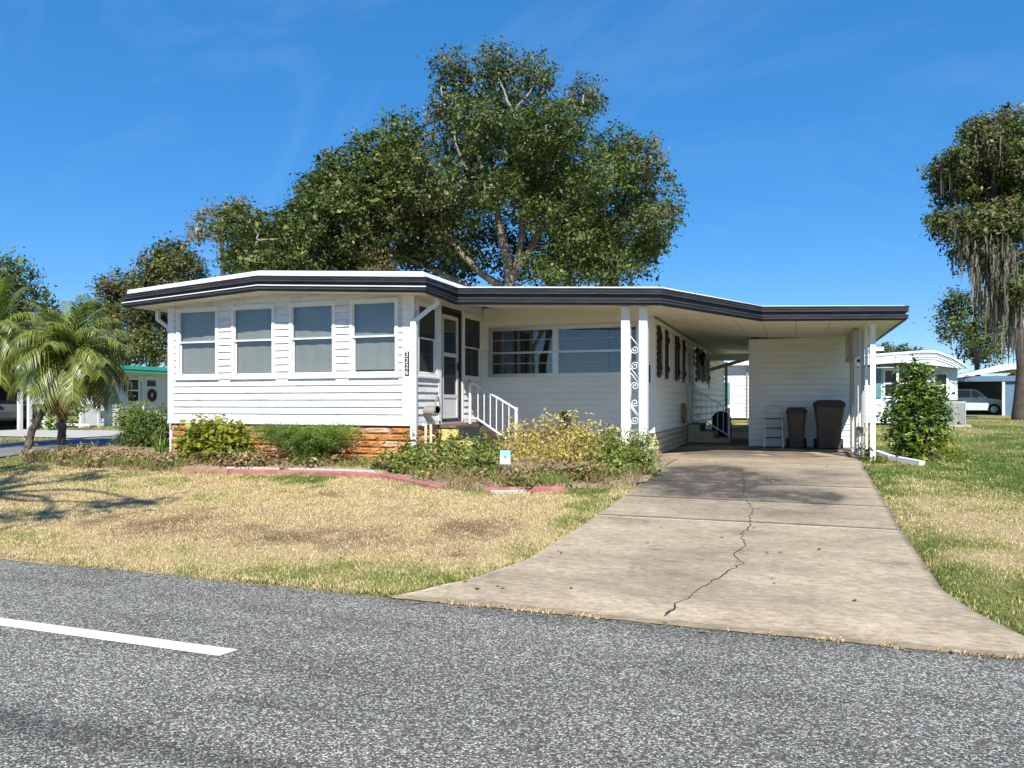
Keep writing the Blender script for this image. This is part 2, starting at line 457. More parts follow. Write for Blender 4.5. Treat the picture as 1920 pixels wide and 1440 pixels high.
# ------------------------------------------------------------------ builders
class MB:
    def __init__(self, tf=None):
        self.v, self.f, self.tf = [], [], tf
    def add(self, pts, faces):
        n = len(self.v)
        self.v += [tuple(self.tf(*p)) if self.tf else tuple(p) for p in pts]
        self.f += [tuple(i + n for i in f) for f in faces]
        return self
    def box(self, x0, x1, y0, y1, z0, z1):
        return self.add([(x0, y0, z0), (x1, y0, z0), (x1, y1, z0), (x0, y1, z0), (x0, y0, z1), (x1, y0, z1), (x1, y1, z1), (x0, y1, z1)],
                        [(0, 3, 2, 1), (4, 5, 6, 7), (0, 1, 5, 4), (1, 2, 6, 5), (2, 3, 7, 6), (3, 0, 4, 7)])
    def loft(self, rings, cap=True):
        n = len(rings[0])
        pts = [p for r in rings for p in r]
        fs = []
        for k in range(len(rings) - 1):
            for i in range(n):
                j = (i + 1) % n
                fs.append((k * n + i, k * n + j, (k + 1) * n + j, (k + 1) * n + i))
        if cap:
            fs.append(tuple(range(n))[::-1])
            fs.append(tuple((len(rings) - 1) * n + i for i in range(n)))
        return self.add(pts, fs)
    def tube(self, pts, radii, n=8):
        pts = [Vector(p) for p in pts]
        if not hasattr(radii, '__len__'):
            radii = [radii] * len(pts)
        rings = []
        prev = None
        for i, p in enumerate(pts):
            d = (pts[min(i + 1, len(pts) - 1)] - pts[max(i - 1, 0)])
            d = d.normalized() if d.length > 1e-9 else Vector((0, 0, 1))
            if prev is None:
                a = d.orthogonal().normalized()
            else:
                a = (prev - d * prev.dot(d))
                a = a.normalized() if a.length > 1e-6 else d.orthogonal().normalized()
            prev = a
            b = d.cross(a)
            rings.append([tuple(p + (a * math.cos(t) + b * math.sin(t)) * radii[i]) for t in [2 * math.pi * k / n for k in range(n)]])
        return self.loft(rings)
    def bar(self, p, q, w, h, up=(0, 0, 1)):
        p, q = Vector(p), Vector(q)
        d = (q - p).normalized()
        s = d.cross(Vector(up))
        s = s.normalized() if s.length > 1e-6 else Vector((1, 0, 0))
        u = s.cross(d).normalized()
        def ring(c):
            return [tuple(c + s * a * w / 2 + u * b * h / 2) for a, b in ((-1, -1), (1, -1), (1, 1), (-1, 1))]
        return self.loft([ring(p), ring(q)])
    def build(self, name, mat, parent=None, smooth=False, bevel=0.0):
        o = mesh_obj(name, self.v, self.f, mat, parent, smooth)
        if bevel > 0:
            md = o.modifiers.new('bevel', 'BEVEL')
            md.width = bevel
            md.segments = 2
            md.limit_method = 'ANGLE'
        return o

def origin_of(o):
    p = Vector((0, 0, 0))
    while o is not None:
        p += o.location
        o = o.parent
    return p

def mesh_obj(name, verts, faces, mat, parent=None, smooth=False):
    me = bpy.data.meshes.new(name)
    off = origin_of(parent) if parent else Vector((0, 0, 0))
    me.from_pydata([(v[0] - off.x, v[1] - off.y, v[2] - off.z) for v in verts], [], faces)
    bm = bmesh.new()
    bm.from_mesh(me)
    bmesh.ops.recalc_face_normals(bm, faces=bm.faces)
    bm.to_mesh(me)
    bm.free()
    if smooth:
        me.polygons.foreach_set('use_smooth', [True] * len(me.polygons))
    me.materials.append(mat)
    o = bpy.data.objects.new(name, me)
    COL.objects.link(o)
    o.parent = parent
    return o

def np_obj(name, verts, faces, mat, parent=None, attrs=None, smooth=False):
    """big meshes from numpy arrays; faces (n,k)"""
    me = bpy.data.meshes.new(name)
    off = origin_of(parent) if parent else Vector((0, 0, 0))
    verts = np.asarray(verts, dtype=np.float32) - np.array(off, dtype=np.float32)
    faces = np.asarray(faces, dtype=np.int32)
    nf, k = faces.shape
    me.vertices.add(len(verts))
    me.vertices.foreach_set('co', verts.ravel())
    me.loops.add(nf * k)
    me.loops.foreach_set('vertex_index', faces.ravel())
    me.polygons.add(nf)
    me.polygons.foreach_set('loop_start', np.arange(0, nf * k, k, dtype=np.int32))
    me.polygons.foreach_set('loop_total', np.full(nf, k, dtype=np.int32))
    if smooth:
        me.polygons.foreach_set('use_smooth', np.ones(nf, dtype=bool))
    me.update(calc_edges=True)
    for nm, val in (attrs or {}).items():
        a = me.attributes.new(nm, 'FLOAT', 'POINT')
        a.data.foreach_set('value', np.asarray(val, dtype=np.float32))
    me.materials.append(mat)
    o = bpy.data.objects.new(name, me)
    COL.objects.link(o)
    o.parent = parent
    return o

def thing(name, label, cat, loc=(0, 0, 0), group=None):
    o = bpy.data.objects.new(name, None)
    o.empty_display_size = 0.2
    o.location = loc
    COL.objects.link(o)
    return tag(o, label, cat, group)

def tag(o, label, cat, group=None, kind=None):
    o['label'] = label
    o['category'] = cat
    if group:
        o['group'] = group
    if kind:
        o['kind'] = kind
    return o

def struct(o):
    o['kind'] = 'structure'
    return o

def stuff(o):
    o['kind'] = 'stuff'
    return o

def vnoise(x, y, seed=0):
    x = np.asarray(x, dtype=np.float64); y = np.asarray(y, dtype=np.float64)
    xi = np.floor(x).astype(np.int64); yi = np.floor(y).astype(np.int64)
    fx = x - xi; fy = y - yi
    fx = fx * fx * (3 - 2 * fx); fy = fy * fy * (3 - 2 * fy)
    def h(a, b):
        n = (a * 374761393 + b * 668265263 + seed * 974634777) & 0x7fffffff
        n = ((n ^ (n >> 13)) * 1274126177) & 0x7fffffff
        return ((n ^ (n >> 16)) & 0xffff) / 65535.0
    return (h(xi, yi) * (1 - fx) + h(xi + 1, yi) * fx) * (1 - fy) + (h(xi, yi + 1) * (1 - fx) + h(xi + 1, yi + 1) * fx) * fy

def fbm(x, y, seed=0, o=4):
    s = 0; a = 0.5; t = 0
    for k in range(o):
        s = s + a * vnoise(x * 2 ** k, y * 2 ** k, seed + k); t += a; a *= 0.55
    return s / t
# ------------------------------------------------------------------ ground, roads, driveway
def G(y):
    return np.interp(y, [5.3, 5.46, 12.5, 18, 60, 150], [0.0, 0.03, 0.50, 0.54, 0.72, 0.8])

ROAD_Y = 5.46
DL = ([5.40, 5.62, 5.9, 6.6, 8.0, 9.75, 11.0, 13.0, 14.3, 14.62, 26], [-3.05, -2.80, -2.56, -2.28, -2.15, -2.06, -2.03, -2.12, -2.22, -2.43, -2.43])
DR = ([5.40, 5.74, 6.16, 6.62, 8.7, 13.2, 14.2, 18.4, 26], [1.72, 1.40, 1.21, 1.09, 1.05, 1.066, 1.15, 1.25, 1.25])
def drive_l(y): return np.interp(y, *DL)
def drive_r(y): return np.interp(y, *DR)

def green_map(x, y):
    x = np.asarray(x, float); y = np.asarray(y, float)
    n = fbm(x * 0.7, y * 0.9, 3)
    n2 = fbm(x * 2.3, y * 2.3, 9)
    left = 0.40 + (n - 0.5) * 0.62 + (n2 - 0.5) * 0.5
    left += 0.24 * np.clip((6.55 - y) / 0.85, 0, 1)
    left += 0.22 * np.exp(-(((x + 3.4) / 1.0) ** 2 + ((y - 5.9) / 0.5) ** 2))
    left -= 0.36 * np.exp(-(((x + 6.3) / 1.9) ** 2 + ((y - 6.9) / 0.55) ** 2))
    left += 0.2 * np.clip((y - 9.0) / 1.2, 0, 1) * (n2 > 0.45)
    left += 0.28 * np.clip((x + 2.9) / 0.5, 0, 1)
    right = 0.72 + (n - 0.5) * 0.6 + (n2 - 0.5) * 0.5
    right += 0.22 * np.clip((y - 10.5) / 3.0, 0, 1) * np.clip((x - 1.0) / 2, 0, 1)
    right -= 0.14 * np.exp(-(((x - 2.0) / 1.2) ** 2 + ((y - 9.2) / 1.4) ** 2))
    right += 0.12 * np.clip((1.5 - x) / 0.3, 0, 1)
    right -= 0.2 * np.exp(-((y - 30) / 6.0) ** 2)
    far = 0.72 + (n - 0.5) * 0.4
    v = np.where(x > -0.5, right, left)
    v = np.where((x < -13) | (y > 36), far, v)
    return np.clip(v, 0.02, 0.99)

def axis(parts):
    a = np.concatenate([np.arange(s, e, d) for s, e, d in parts])
    return a
gx = axis([(-400, -60, 40), (-60, -20, 4), (-20, 12, 0.16), (12, 40, 2.0), (40, 401, 40)])
gy = axis([(-200, -20, 30), (-20, 4.8, 2.0), (4.8, 17, 0.14), (17, 60, 1.5), (60, 120, 6), (120, 601, 40)])
GXX, GYY = np.meshgrid(gx, gy)
GZ = G(GYY) + (fbm(GXX * 1.3, GYY * 1.3, 21) - 0.5) * 0.05 * (GYY > 5.7) * (GYY < 40)
under = (GYY < 5.5) | ((GXX > drive_l(GYY) - 0.08) & (GXX < drive_r(GYY) + 0.08) & (GYY < 27)) | ((GXX < -15.25) & (GXX > -19.1) & (GYY < 120))
GZ = np.where(under, G(GYY) - 0.07, GZ)
GZ = np.where((GXX > -13.5) & (GXX < -2.3) & (GYY > 11.6) & (GYY < 33), 0.42, GZ)
nx, ny = len(gx), len(gy)
idx = np.arange(nx * ny).reshape(ny, nx)
gf = np.stack([idx[:-1, :-1].ravel(), idx[:-1, 1:].ravel(), idx[1:, 1:].ravel(), idx[1:, :-1].ravel()], 1)
ground = np_obj('ground', np.stack([GXX.ravel(), GYY.ravel(), GZ.ravel()], 1), gf, M['ground'], None, {'green': green_map(GXX, GYY).ravel()}, smooth=True)
struct(ground)

# front road: a slab with a slightly ragged far edge
rx = axis([(-90, -14, 4), (-14, 6, 0.12), (6, 91, 4)])
edge = ROAD_Y + (fbm(rx * 1.7, rx * 0 + 3, 31) - 0.5) * 0.10 + (fbm(rx * 7, rx * 0 + 9, 33) - 0.5) * 0.05
edge = np.where((rx > -2.9) & (rx < 1.6), ROAD_Y + (edge - ROAD_Y) * 0.35 - 0.0, edge)
rows = [np.full_like(rx, yy) for yy in [-3.2, -1.0, 1.0] + list(np.arange(1.6, 5.3, 0.08))] + [edge - 0.06, edge]
zs = [0.0] * (len(rows) - 2) + [-0.001, -0.012]
def wear_shade_map(x, y):
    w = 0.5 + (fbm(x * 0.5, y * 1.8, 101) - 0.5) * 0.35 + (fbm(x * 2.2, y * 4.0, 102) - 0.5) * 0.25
    for cx, cy, rx_, ry_, a in ((-3.35, 2.74, 0.9, 0.11, 0.42), (-2.45, 2.64, 0.6, 0.08, 0.30), (-1.2, 2.62, 0.9, 0.10, 0.34), (0.4, 2.55, 0.8, 0.10, 0.22), (-2.7, 3.25, 0.5, 0.05, 0.2), (-3.05, 4.35, 0.05, 0.02, 0.4)):  # soft tree shadow painted into the asphalt as dark bands
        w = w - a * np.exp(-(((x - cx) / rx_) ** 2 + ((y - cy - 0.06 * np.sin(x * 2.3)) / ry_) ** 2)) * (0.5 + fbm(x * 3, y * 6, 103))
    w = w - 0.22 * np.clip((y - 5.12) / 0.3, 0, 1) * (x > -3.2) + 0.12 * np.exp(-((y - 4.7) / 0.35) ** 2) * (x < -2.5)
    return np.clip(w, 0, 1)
rv = np.concatenate([np.stack([rx, r, np.full_like(rx, z)], 1) for r, z in zip(rows, zs)])
n = len(rx)
rf = np.concatenate([np.stack([np.arange(n - 1) + k * n, np.arange(1, n) + k * n, np.arange(1, n) + (k + 1) * n, np.arange(n - 1) + (k + 1) * n], 1) for k in range(len(rows) - 1)])
struct(np_obj('road', rv, rf, M['asphalt'], None, {'wear_shade': wear_shade_map(rv[:, 0], rv[:, 1])}))
mk = MB().add([(-8.2, 3.79, 0.004), (-3.285, 3.795, 0.004), (-3.255, 3.935, 0.004), (-8.2, 3.93, 0.004)], [(0, 1, 2, 3)])
struct(mk.build('road_marking', M['line']))
# side street on the left of the lot, with a pale driveway beyond it
def strip(name, x0, x1, y0, y1, dz, mat, step=1.0):
    ys = np.arange(y0, y1 + step, step)
    b = MB()
    for a, c in zip(ys[:-1], ys[1:]):
        b.add([(x0, a, G(a) + dz), (x1, a, G(a) + dz), (x1, c, G(c) + dz), (x0, c, G(c) + dz)], [(0, 1, 2, 3)])
    return struct(b.build(name, mat))
strip('side_street', -19.0, -15.35, 5.2, 90, 0.012, M['side_asphalt'])
strip('far_driveway', -26.2, -19.05, 16.2, 20.4, 0.03, paint('pale_concrete', (0.42, 0.40, 0.36), 0.9, 0.1), 0.7)

# driveway slabs, each its own piece
driveway = bpy.data.objects.new('driveway', None)
COL.objects.link(driveway)
struct(driveway)
def dark_patch_map(x, y):  # soft dark patches on the slabs, broken up by noise
    s = 1.0 * np.exp(-(((x + 1.25) / 0.95) ** 2 + ((y - 11.3) / 1.35) ** 2) ** 2)
    s += 0.9 * np.exp(-(((x + 0.25) / 0.95) ** 2 + ((y - 10.35) / 0.45) ** 2) ** 1.5)
    s += 0.95 * np.exp(-(((x - 0.30) / 0.24) ** 2 + ((y - 10.35) / 0.55) ** 2) ** 1.3)
    s += 0.7 * np.exp(-(((x + 1.2) / 0.7) ** 2 + ((y - 12.4) / 1.0) ** 2) ** 1.2)
    s += 0.5 * np.exp(-(((x + 0.2) / 1.0) ** 2 + ((y - 11.5) / 0.5) ** 2) ** 1.2)
    s += 0.30 * np.exp(-(((x + 0.3) / 1.2) ** 2 + ((y - 9.3) / 0.5) ** 2))
    s += 0.5 * np.exp(-(((x - 0.35) / 0.4) ** 2 + ((y - 12.3) / 0.5) ** 2))
    s += 0.6 * np.clip((y - 14.2) / 1.5, 0, 1) * (fbm(x * 1.2, y * 0.8, 5) > 0.45)
    s += 0.22 * np.exp(-(((x + 0.9) / 0.5) ** 2 + ((y - 6.6) / 0.8) ** 2))
    return np.clip(s * (0.62 + 1.0 * fbm(x * 1.9, y * 1.6, 61)), 0, 0.93)
cuts = [5.425, 8.66, 9.87, 11.13, 13.7, 16.2, 18.6, 26.0]
for y0, y1 in zip(cuts[:-1], cuts[1:]):
    a, b = y0 + (0.0 if y0 < 6 else 0.0028), y1 - 0.0028
    ys = np.linspace(a, b, max(6, int((b - a) / 0.08)))
    ts = np.linspace(0, 1, 46)
    X = drive_l(ys)[:, None] * (1 - ts) + drive_r(ys)[:, None] * ts
    Y = np.repeat(ys[:, None], 46, 1)
    Z = G(Y) + 0.015 + (fbm(X * 0.8, Y * 0.8, 41) - 0.5) * 0.004
    Z[:, 0] -= 0.008; Z[:, -1] -= 0.008
    if y0 < 6:
        Z -= np.clip((5.75 - Y) / 0.31, 0, 1) * 0.034
    h, w = X.shape
    top = np.stack([X.ravel(), Y.ravel(), Z.ravel()], 1)
    ii = np.arange(h * w).reshape(h, w)
    f = np.stack([ii[:-1, :-1].ravel(), ii[:-1, 1:].ravel(), ii[1:, 1:].ravel(), ii[1:, :-1].ravel()], 1)
    ring = np.concatenate([ii[0, :], ii[1:, -1], ii[-1, -2::-1], ii[-2:0:-1, 0]])
    low = top[ring].copy(); low[:, 2] -= 0.11
    li = np.arange(len(ring)) + h * w
    sf = np.stack([ring, np.roll(ring, -1), np.roll(li, -1), li], 1)
    np_obj('slab', np.concatenate([top, low]), np.concatenate([f, sf]), M['concrete'], driveway,
           {'dark_patch': np.concatenate([dark_patch_map(X, Y).ravel(), np.zeros(len(ring))])})
by = np.arange(8.0, 19.2, 0.2)
bv = np.concatenate([np.stack([drive_l(by) + 0.02, by, G(by) + 0.0105], 1), np.stack([drive_r(by) - 0.02, by, G(by) + 0.0105], 1)])
nb = len(by)
np_obj('joint_filler', bv, np.stack([np.arange(nb - 1), np.arange(nb - 1) + nb, np.arange(1, nb) + nb, np.arange(1, nb)], 1), paint('joint_filler', (0.22, 0.18, 0.14), 0.95, 0.3), driveway)
# the long crack: a narrow jagged dark groove line
def crack_mesh(name, pts, w0, seed):
    rr = random.Random(seed)
    P = []
    for (x0, y0), (x1, y1) in zip(pts[:-1], pts[1:]):
        k = max(3, int(math.hypot(x1 - x0, y1 - y0) / 0.07))
        for i in range(k):
            t = i / k
            P.append((x0 + (x1 - x0) * t + rr.uniform(-0.028, 0.028), y0 + (y1 - y0) * t + rr.uniform(-0.015, 0.015)))
    P.append(pts[-1])
    vs, fs = [], []
    for i, (x, y) in enumerate(P):
        w = w0 * rr.uniform(0.35, 1.2) * (1 - 0.55 * i / len(P))
        z = float(G(y)) + 0.015 + (float(fbm(np.array([x * 0.8]), np.array([y * 0.8]), 41)[0]) - 0.5) * 0.004 + 0.003
        vs += [(x - w, y, z), (x + w, y, z)]
        if i:
            fs.append((2 * i - 2, 2 * i - 1, 2 * i + 1, 2 * i))
    return mesh_obj(name, vs, fs, M['crack'], driveway)
crack_mesh('crack', [(-0.83, 5.5), (-0.74, 5.97), (-0.62, 6.35), (-0.41, 6.98), (-0.50, 7.3), (-0.43, 7.6), (-0.47, 8.0), (-0.42, 8.6), (-0.43, 9.3), (-0.50, 9.85), (-0.58, 10.3), (-0.62, 11.1), (-0.74, 12.6)], 0.0068, 3)
crack_mesh('crack', [(-0.43, 9.35), (-0.30, 9.55), (-0.16, 9.62), (0.1, 9.66)], 0.0035, 7)
crack_mesh('crack', [(-0.47, 9.3), (-0.55, 9.42), (-0.66, 9.46)], 0.003, 8)
crack_mesh('crack', [(-0.50, 7.3), (-0.58, 7.36), (-0.66, 7.35)], 0.0025, 9)
crack_mesh('crack', [(-0.41, 6.98), (0.05, 6.95), (0.5, 7.02), (0.85, 7.0)], 0.0035, 4)

# ------------------------------------------------------------------ grass
def bed_edge(x):
    """near boundary of the planted bed"""
    return np.interp(x, [-14.5, -12.5, -10.4, -9.6, -8.8, -7.2, -6.0, -5.3, -4.6, -4.2, -3.7, -2.9, -2.4, -2.0], [10.9, 10.5, 10.35, 10.40, 10.52, 10.66, 10.62, 10.25, 9.80, 9.80, 9.92, 10.25, 10.4, 10.9])
def house_zone(x, y):
    return (x > -11.2) & (x < -2.4) & (y > 11.4) & (y < 31)
def ground_z(x, y):
    return G(y) + (fbm(x * 1.3, y * 1.3, 21) - 0.5) * 0.05 * (y > 5.7) * (y < 40)

def blades(name, x, y, z, length, width, lean, tint, mat, label=None, cat=None):
    n = len(x)
    ang = RNG.uniform(0, 2 * np.pi, n)
    la = RNG.uniform(0, 2 * np.pi, n)
    dx, dy = np.cos(la) * lean * length, np.sin(la) * lean * length
    up = length * np.sqrt(np.clip(1 - np.minimum(lean, 0.97) ** 2, 0.04, 1))
    wx, wy = np.cos(ang) * width / 2, np.sin(ang) * width / 2
    b0 = np.stack([x - wx, y - wy, z - 0.01], 1); b1 = np.stack([x + wx, y + wy, z - 0.01], 1)
    m0 = np.stack([x + dx * .35 - wx * .8, y + dy * .35 - wy * .8, z + up * .6], 1); m1 = np.stack([x + dx * .35 + wx * .8, y + dy * .35 + wy * .8, z + up * .6], 1)
    t0 = np.stack([x + dx - wx * .15, y + dy - wy * .15, z + up], 1); t1 = np.stack([x + dx + wx * .15, y + dy + wy * .15, z + up], 1)
    v = np.stack([b0, b1, m1, m0, t1, t0], 1).reshape(-1, 3)
    i = np.arange(n)[:, None] * 6
    f = np.concatenate([i + np.array([[0, 1, 2, 3]]), i + np.array([[3, 2, 4, 5]])])
    o = np_obj(name, v, f, mat, None, {'tint': np.repeat(tint, 6)})
    if label:
        tag(o, label, cat, None, 'stuff')
    return o

def lawn(name, label, x0, x1, y0, y1, n, keep, size=1.0):
    x = RNG.uniform(x0, x1, n); y = RNG.uniform(y0, y1, n)
    d = -x * 0.342 + y * 0.94
    lat = np.abs(x * 0.94 + y * 0.342) / np.maximum(d, 0.1)
    m = keep(x, y) & (lat < 0.72) & (RNG.uniform(0, 1, n) < np.clip((9.0 / np.maximum(d, 1)) ** 1.15, 0, 1))
    x, y = x[m], y[m]; d = d[m]
    gm = green_map(x, y)
    cl = fbm(x * 5, y * 5, 77)
    tint = np.clip(gm + RNG.normal(0, 0.15, len(x)) + (cl - 0.5) * 0.6, 0, 1)
    grow = np.clip(d / 8.5, 0.9, 2.6)
    length = RNG.uniform(0.010, 0.032, len(x)) * (0.6 + 0.55 * gm + 0.6 * cl) * size * grow ** 0.5
    width = RNG.uniform(0.005, 0.0095, len(x)) * grow
    lean = np.clip(RNG.uniform(0.4, 1.1, len(x)) - 0.25 * (gm - 0.4), 0.1, 0.96)
    return blades(name, x, y, ground_z(x, y), length, width, lean, tint, M['blade'], label, 'grass')

def keep_left(x, y):
    wob = (fbm(x * 3, y * 3, 51) - 0.5) * 0.12
    return (y > ROAD_Y - 0.03 + wob) & (y < bed_edge(x) - 0.02) & (x < drive_l(y) + wob * 0.6) & ((x > -15.3) | (y < 5.5))
def keep_right(x, y):
    wob = (fbm(x * 3, y * 3, 51) - 0.5) * 0.12
    return (y > ROAD_Y - 0.03 + wob) & (x > drive_r(y) + wob * 0.6)
lawn('grass', 'dry straw coloured lawn grass between the road and the planted bed', -15.3, -1.9, 5.35, 11.0, 330000, keep_left)
lawn('grass', 'green and tan lawn grass to the right of the driveway', 0.95, 9.0, 5.35, 17.0, 210000, keep_right)
lawn('grass', 'far green lawn grass before the neighbouring houses on the right', 1.3, 17.0, 17.0, 50.0, 60000, keep_right, 1.3)
lawn('grass', 'grass verge beside the side street at far left', -34, -12.6, 11.0, 24.0, 60000, lambda x, y: (((x > -15.3) & (x < -12.4)) | (x < -19.1)) & ~((x < -19) & (y > 16.1) & (y < 20.5)), 1.2)
# grass and litter along the seam between road and driveway
n = 2200
x = RNG.uniform(-2.95, 1.65, n); y = ROAD_Y - 0.045 + RNG.normal(0, 0.022, n) + (fbm(x * 4, x * 0, 13) - 0.5) * 0.05
k = fbm(x * 2.2, x * 0 + 5, 14) > 0.56
blades('seam_grass', x[k], y[k], np.full(k.sum(), 0.012), RNG.uniform(0.006, 0.018, k.sum()), RNG.uniform(0.006, 0.012, k.sum()), RNG.uniform(0.75, 0.96, k.sum()), np.clip(RNG.normal(0.28, 0.2, k.sum()), 0, 1), M['blade'],
       'thin line of dry grass and litter in the seam between road and driveway', 'grass')

# dirt gathered in the seam between road and driveway
sx_ = np.arange(-2.98, 1.7, 0.05)
wd_ = 0.012 + 0.05 * np.clip(fbm(sx_ * 2.5, sx_ * 0 + 2, 16) - 0.25, 0, 1) + 0.012 * fbm(sx_ * 17, sx_ * 0, 17)
sv_ = np.concatenate([np.stack([sx_, 5.43 - wd_, np.full_like(sx_, 0.004)], 1), np.stack([sx_, np.full_like(sx_, 5.44), np.full_like(sx_, 0.016)], 1)])
ns_ = len(sx_)
struct(np_obj('seam_dirt', sv_, np.stack([np.arange(ns_ - 1), np.arange(1, ns_), np.arange(1, ns_) + ns_, np.arange(ns_ - 1) + ns_], 1), M['soil']))
# fallen leaves on the lawn, the driveway edges and the road verge
n = 520
x = np.concatenate([RNG.uniform(-11, -2, 260), RNG.uniform(-2.2, 1.3, 60), RNG.uniform(1.2, 5, 120), RNG.uniform(-6, 2, 80)])
y = np.concatenate([RNG.uniform(5.6, 10, 260), RNG.uniform(5.6, 14, 60), RNG.uniform(5.8, 14, 120), 5.44 - np.abs(RNG.normal(0, 0.12, 80))])
z = np.where(y < 5.46, 0.006, G(y) + 0.024)
a = RNG.uniform(0, 6.28, n); l = RNG.uniform(0.012, 0.032, n); w = l * RNG.uniform(0.35, 0.6, n); tl = RNG.normal(0, 0.006, (n, 2))
c_, s_ = np.cos(a), np.sin(a)
V = np.stack([np.stack([x - c_ * l, y - s_ * l, z], 1), np.stack([x + s_ * w, y - c_ * w, z + 0.004 + np.abs(tl[:, 0])], 1), np.stack([x + c_ * l, y + s_ * l, z + np.abs(tl[:, 1])], 1), np.stack([x - s_ * w, y + c_ * w, z + 0.004], 1)], 1).reshape(-1, 3)
tag(np_obj('fallen_leaves', V, np.arange(n * 4).reshape(n, 4), L_DRY, None, {'tint': np.repeat(RNG.uniform(0, 0.8, n), 4)}), 'scattered small dry leaves on the lawn and driveway', 'leaves', None, 'stuff')
# ------------------------------------------------------------------ the mobile home
home = thing('mobile_home', 'white lap sided mobile home with dark fascia, sunroom, porch and carport', 'house', (-5.94, 14.57, 0.5))
def front(Y0):
    return lambda a, n, z: (a, Y0 - n, z)
def side(X0):
    return lambda a, n, z: (X0 + n, a, z)

def wall(name, tf, a0, a1, z0, z1, holes, mat, thick=0.10, parent=None):
    """solid wall with openings; outer face at n = 0"""
    As = sorted({a0, a1, *[h[0] for h in holes], *[h[1] for h in holes]})
    Zs = sorted({z0, z1, *[h[2] for h in holes], *[h[3] for h in holes]})
    As = [a for a in As if a0 <= a <= a1]; Zs = [z for z in Zs if z0 <= z <= z1]
    solid = {}
    for i in range(len(As) - 1):
        for j in range(len(Zs) - 1):
            ca, cz = (As[i] + As[i + 1]) / 2, (Zs[j] + Zs[j + 1]) / 2
            solid[i, j] = not any(h[0] < ca < h[1] and h[2] < cz < h[3] for h in holes)
    vid, V, Fc = {}, [], []
    def vv(i, j, n):
        if (i, j, n) not in vid:
            vid[i, j, n] = len(V)
            V.append(tf(As[i], -thick * n, Zs[j]))
        return vid[i, j, n]
    for (i, j), s in solid.items():
        if not s:
            continue
        Fc.append((vv(i, j, 0), vv(i + 1, j, 0), vv(i + 1, j + 1, 0), vv(i, j + 1, 0)))
        Fc.append((vv(i, j, 1), vv(i, j + 1, 1), vv(i + 1, j + 1, 1), vv(i + 1, j, 1)))
        for (p, q, di, dj) in (((i, j), (i + 1, j), 0, -1), ((i + 1, j), (i + 1, j + 1), 1, 0), ((i + 1, j + 1), (i, j + 1), 0, 1), ((i, j + 1), (i, j), -1, 0)):
            if not solid.get((i + di, j + dj), False):
                Fc.append((vv(*p, 0), vv(*p, 1), vv(*q, 1), vv(*q, 0)))
    return mesh_obj(name, V, Fc, mat, parent or home)

def siding(tf, parent, a0, a1, z0, z1, ex, holes, mat, proud=0.027, bulge=0.0, gap=0.0, minlen=0.03, jit=0.0015):
    rows = int(round((z1 - z0) / ex))
    ex = (z1 - z0) / rows
    for r in range(rows):
        za, zb = z0 + r * ex, z0 + (r + 1) * ex
        segs = [(a0, a1)]
        for h in holes:
            ov = min(zb, h[3]) - max(za, h[2])
            if ov > 0.3 * ex:
                new = []
                for s, e in segs:
                    if h[0] > s: new.append((s, min(e, h[0])))
                    if h[1] < e: new.append((max(s, h[1]), e))
                segs = new
        for s, e in segs:
            if e - s < minlen:
                continue
            p = proud + random.uniform(-jit, jit)
            if bulge:
                prof = [(0.002, za), (p * 0.75, za), (p + bulge, za + ex * 0.35), (p + bulge * 0.8, za + ex * 0.65), (0.006, zb - 0.004), (0.002, zb - 0.004)]
            else:
                prof = [(0.002, za + 0.004), (p * 0.8, za + 0.004), (p, za + 0.007), (p, za + 0.018), (0.005, zb - 0.001), (0.002, zb - 0.001)]
            b = MB(tf)
            b.loft([[(s + gap, n_, z_) for n_, z_ in prof], [(e - gap, n_, z_) for n_, z_ in prof]])
            b.build('siding_board', mat, parent)

def rect_frame(b, a0, a1, z0, z1, w, n0, n1):
    b.box(a0, a1, n0, n1, z0, z0 + w)
    b.box(a0, a1, n0, n1, z1 - w, z1)
    b.box(a0, a0 + w, n0, n1, z0 + w, z1 - w)
    b.box(a1 - w, a1, n0, n1, z0 + w, z1 - w)
    return b

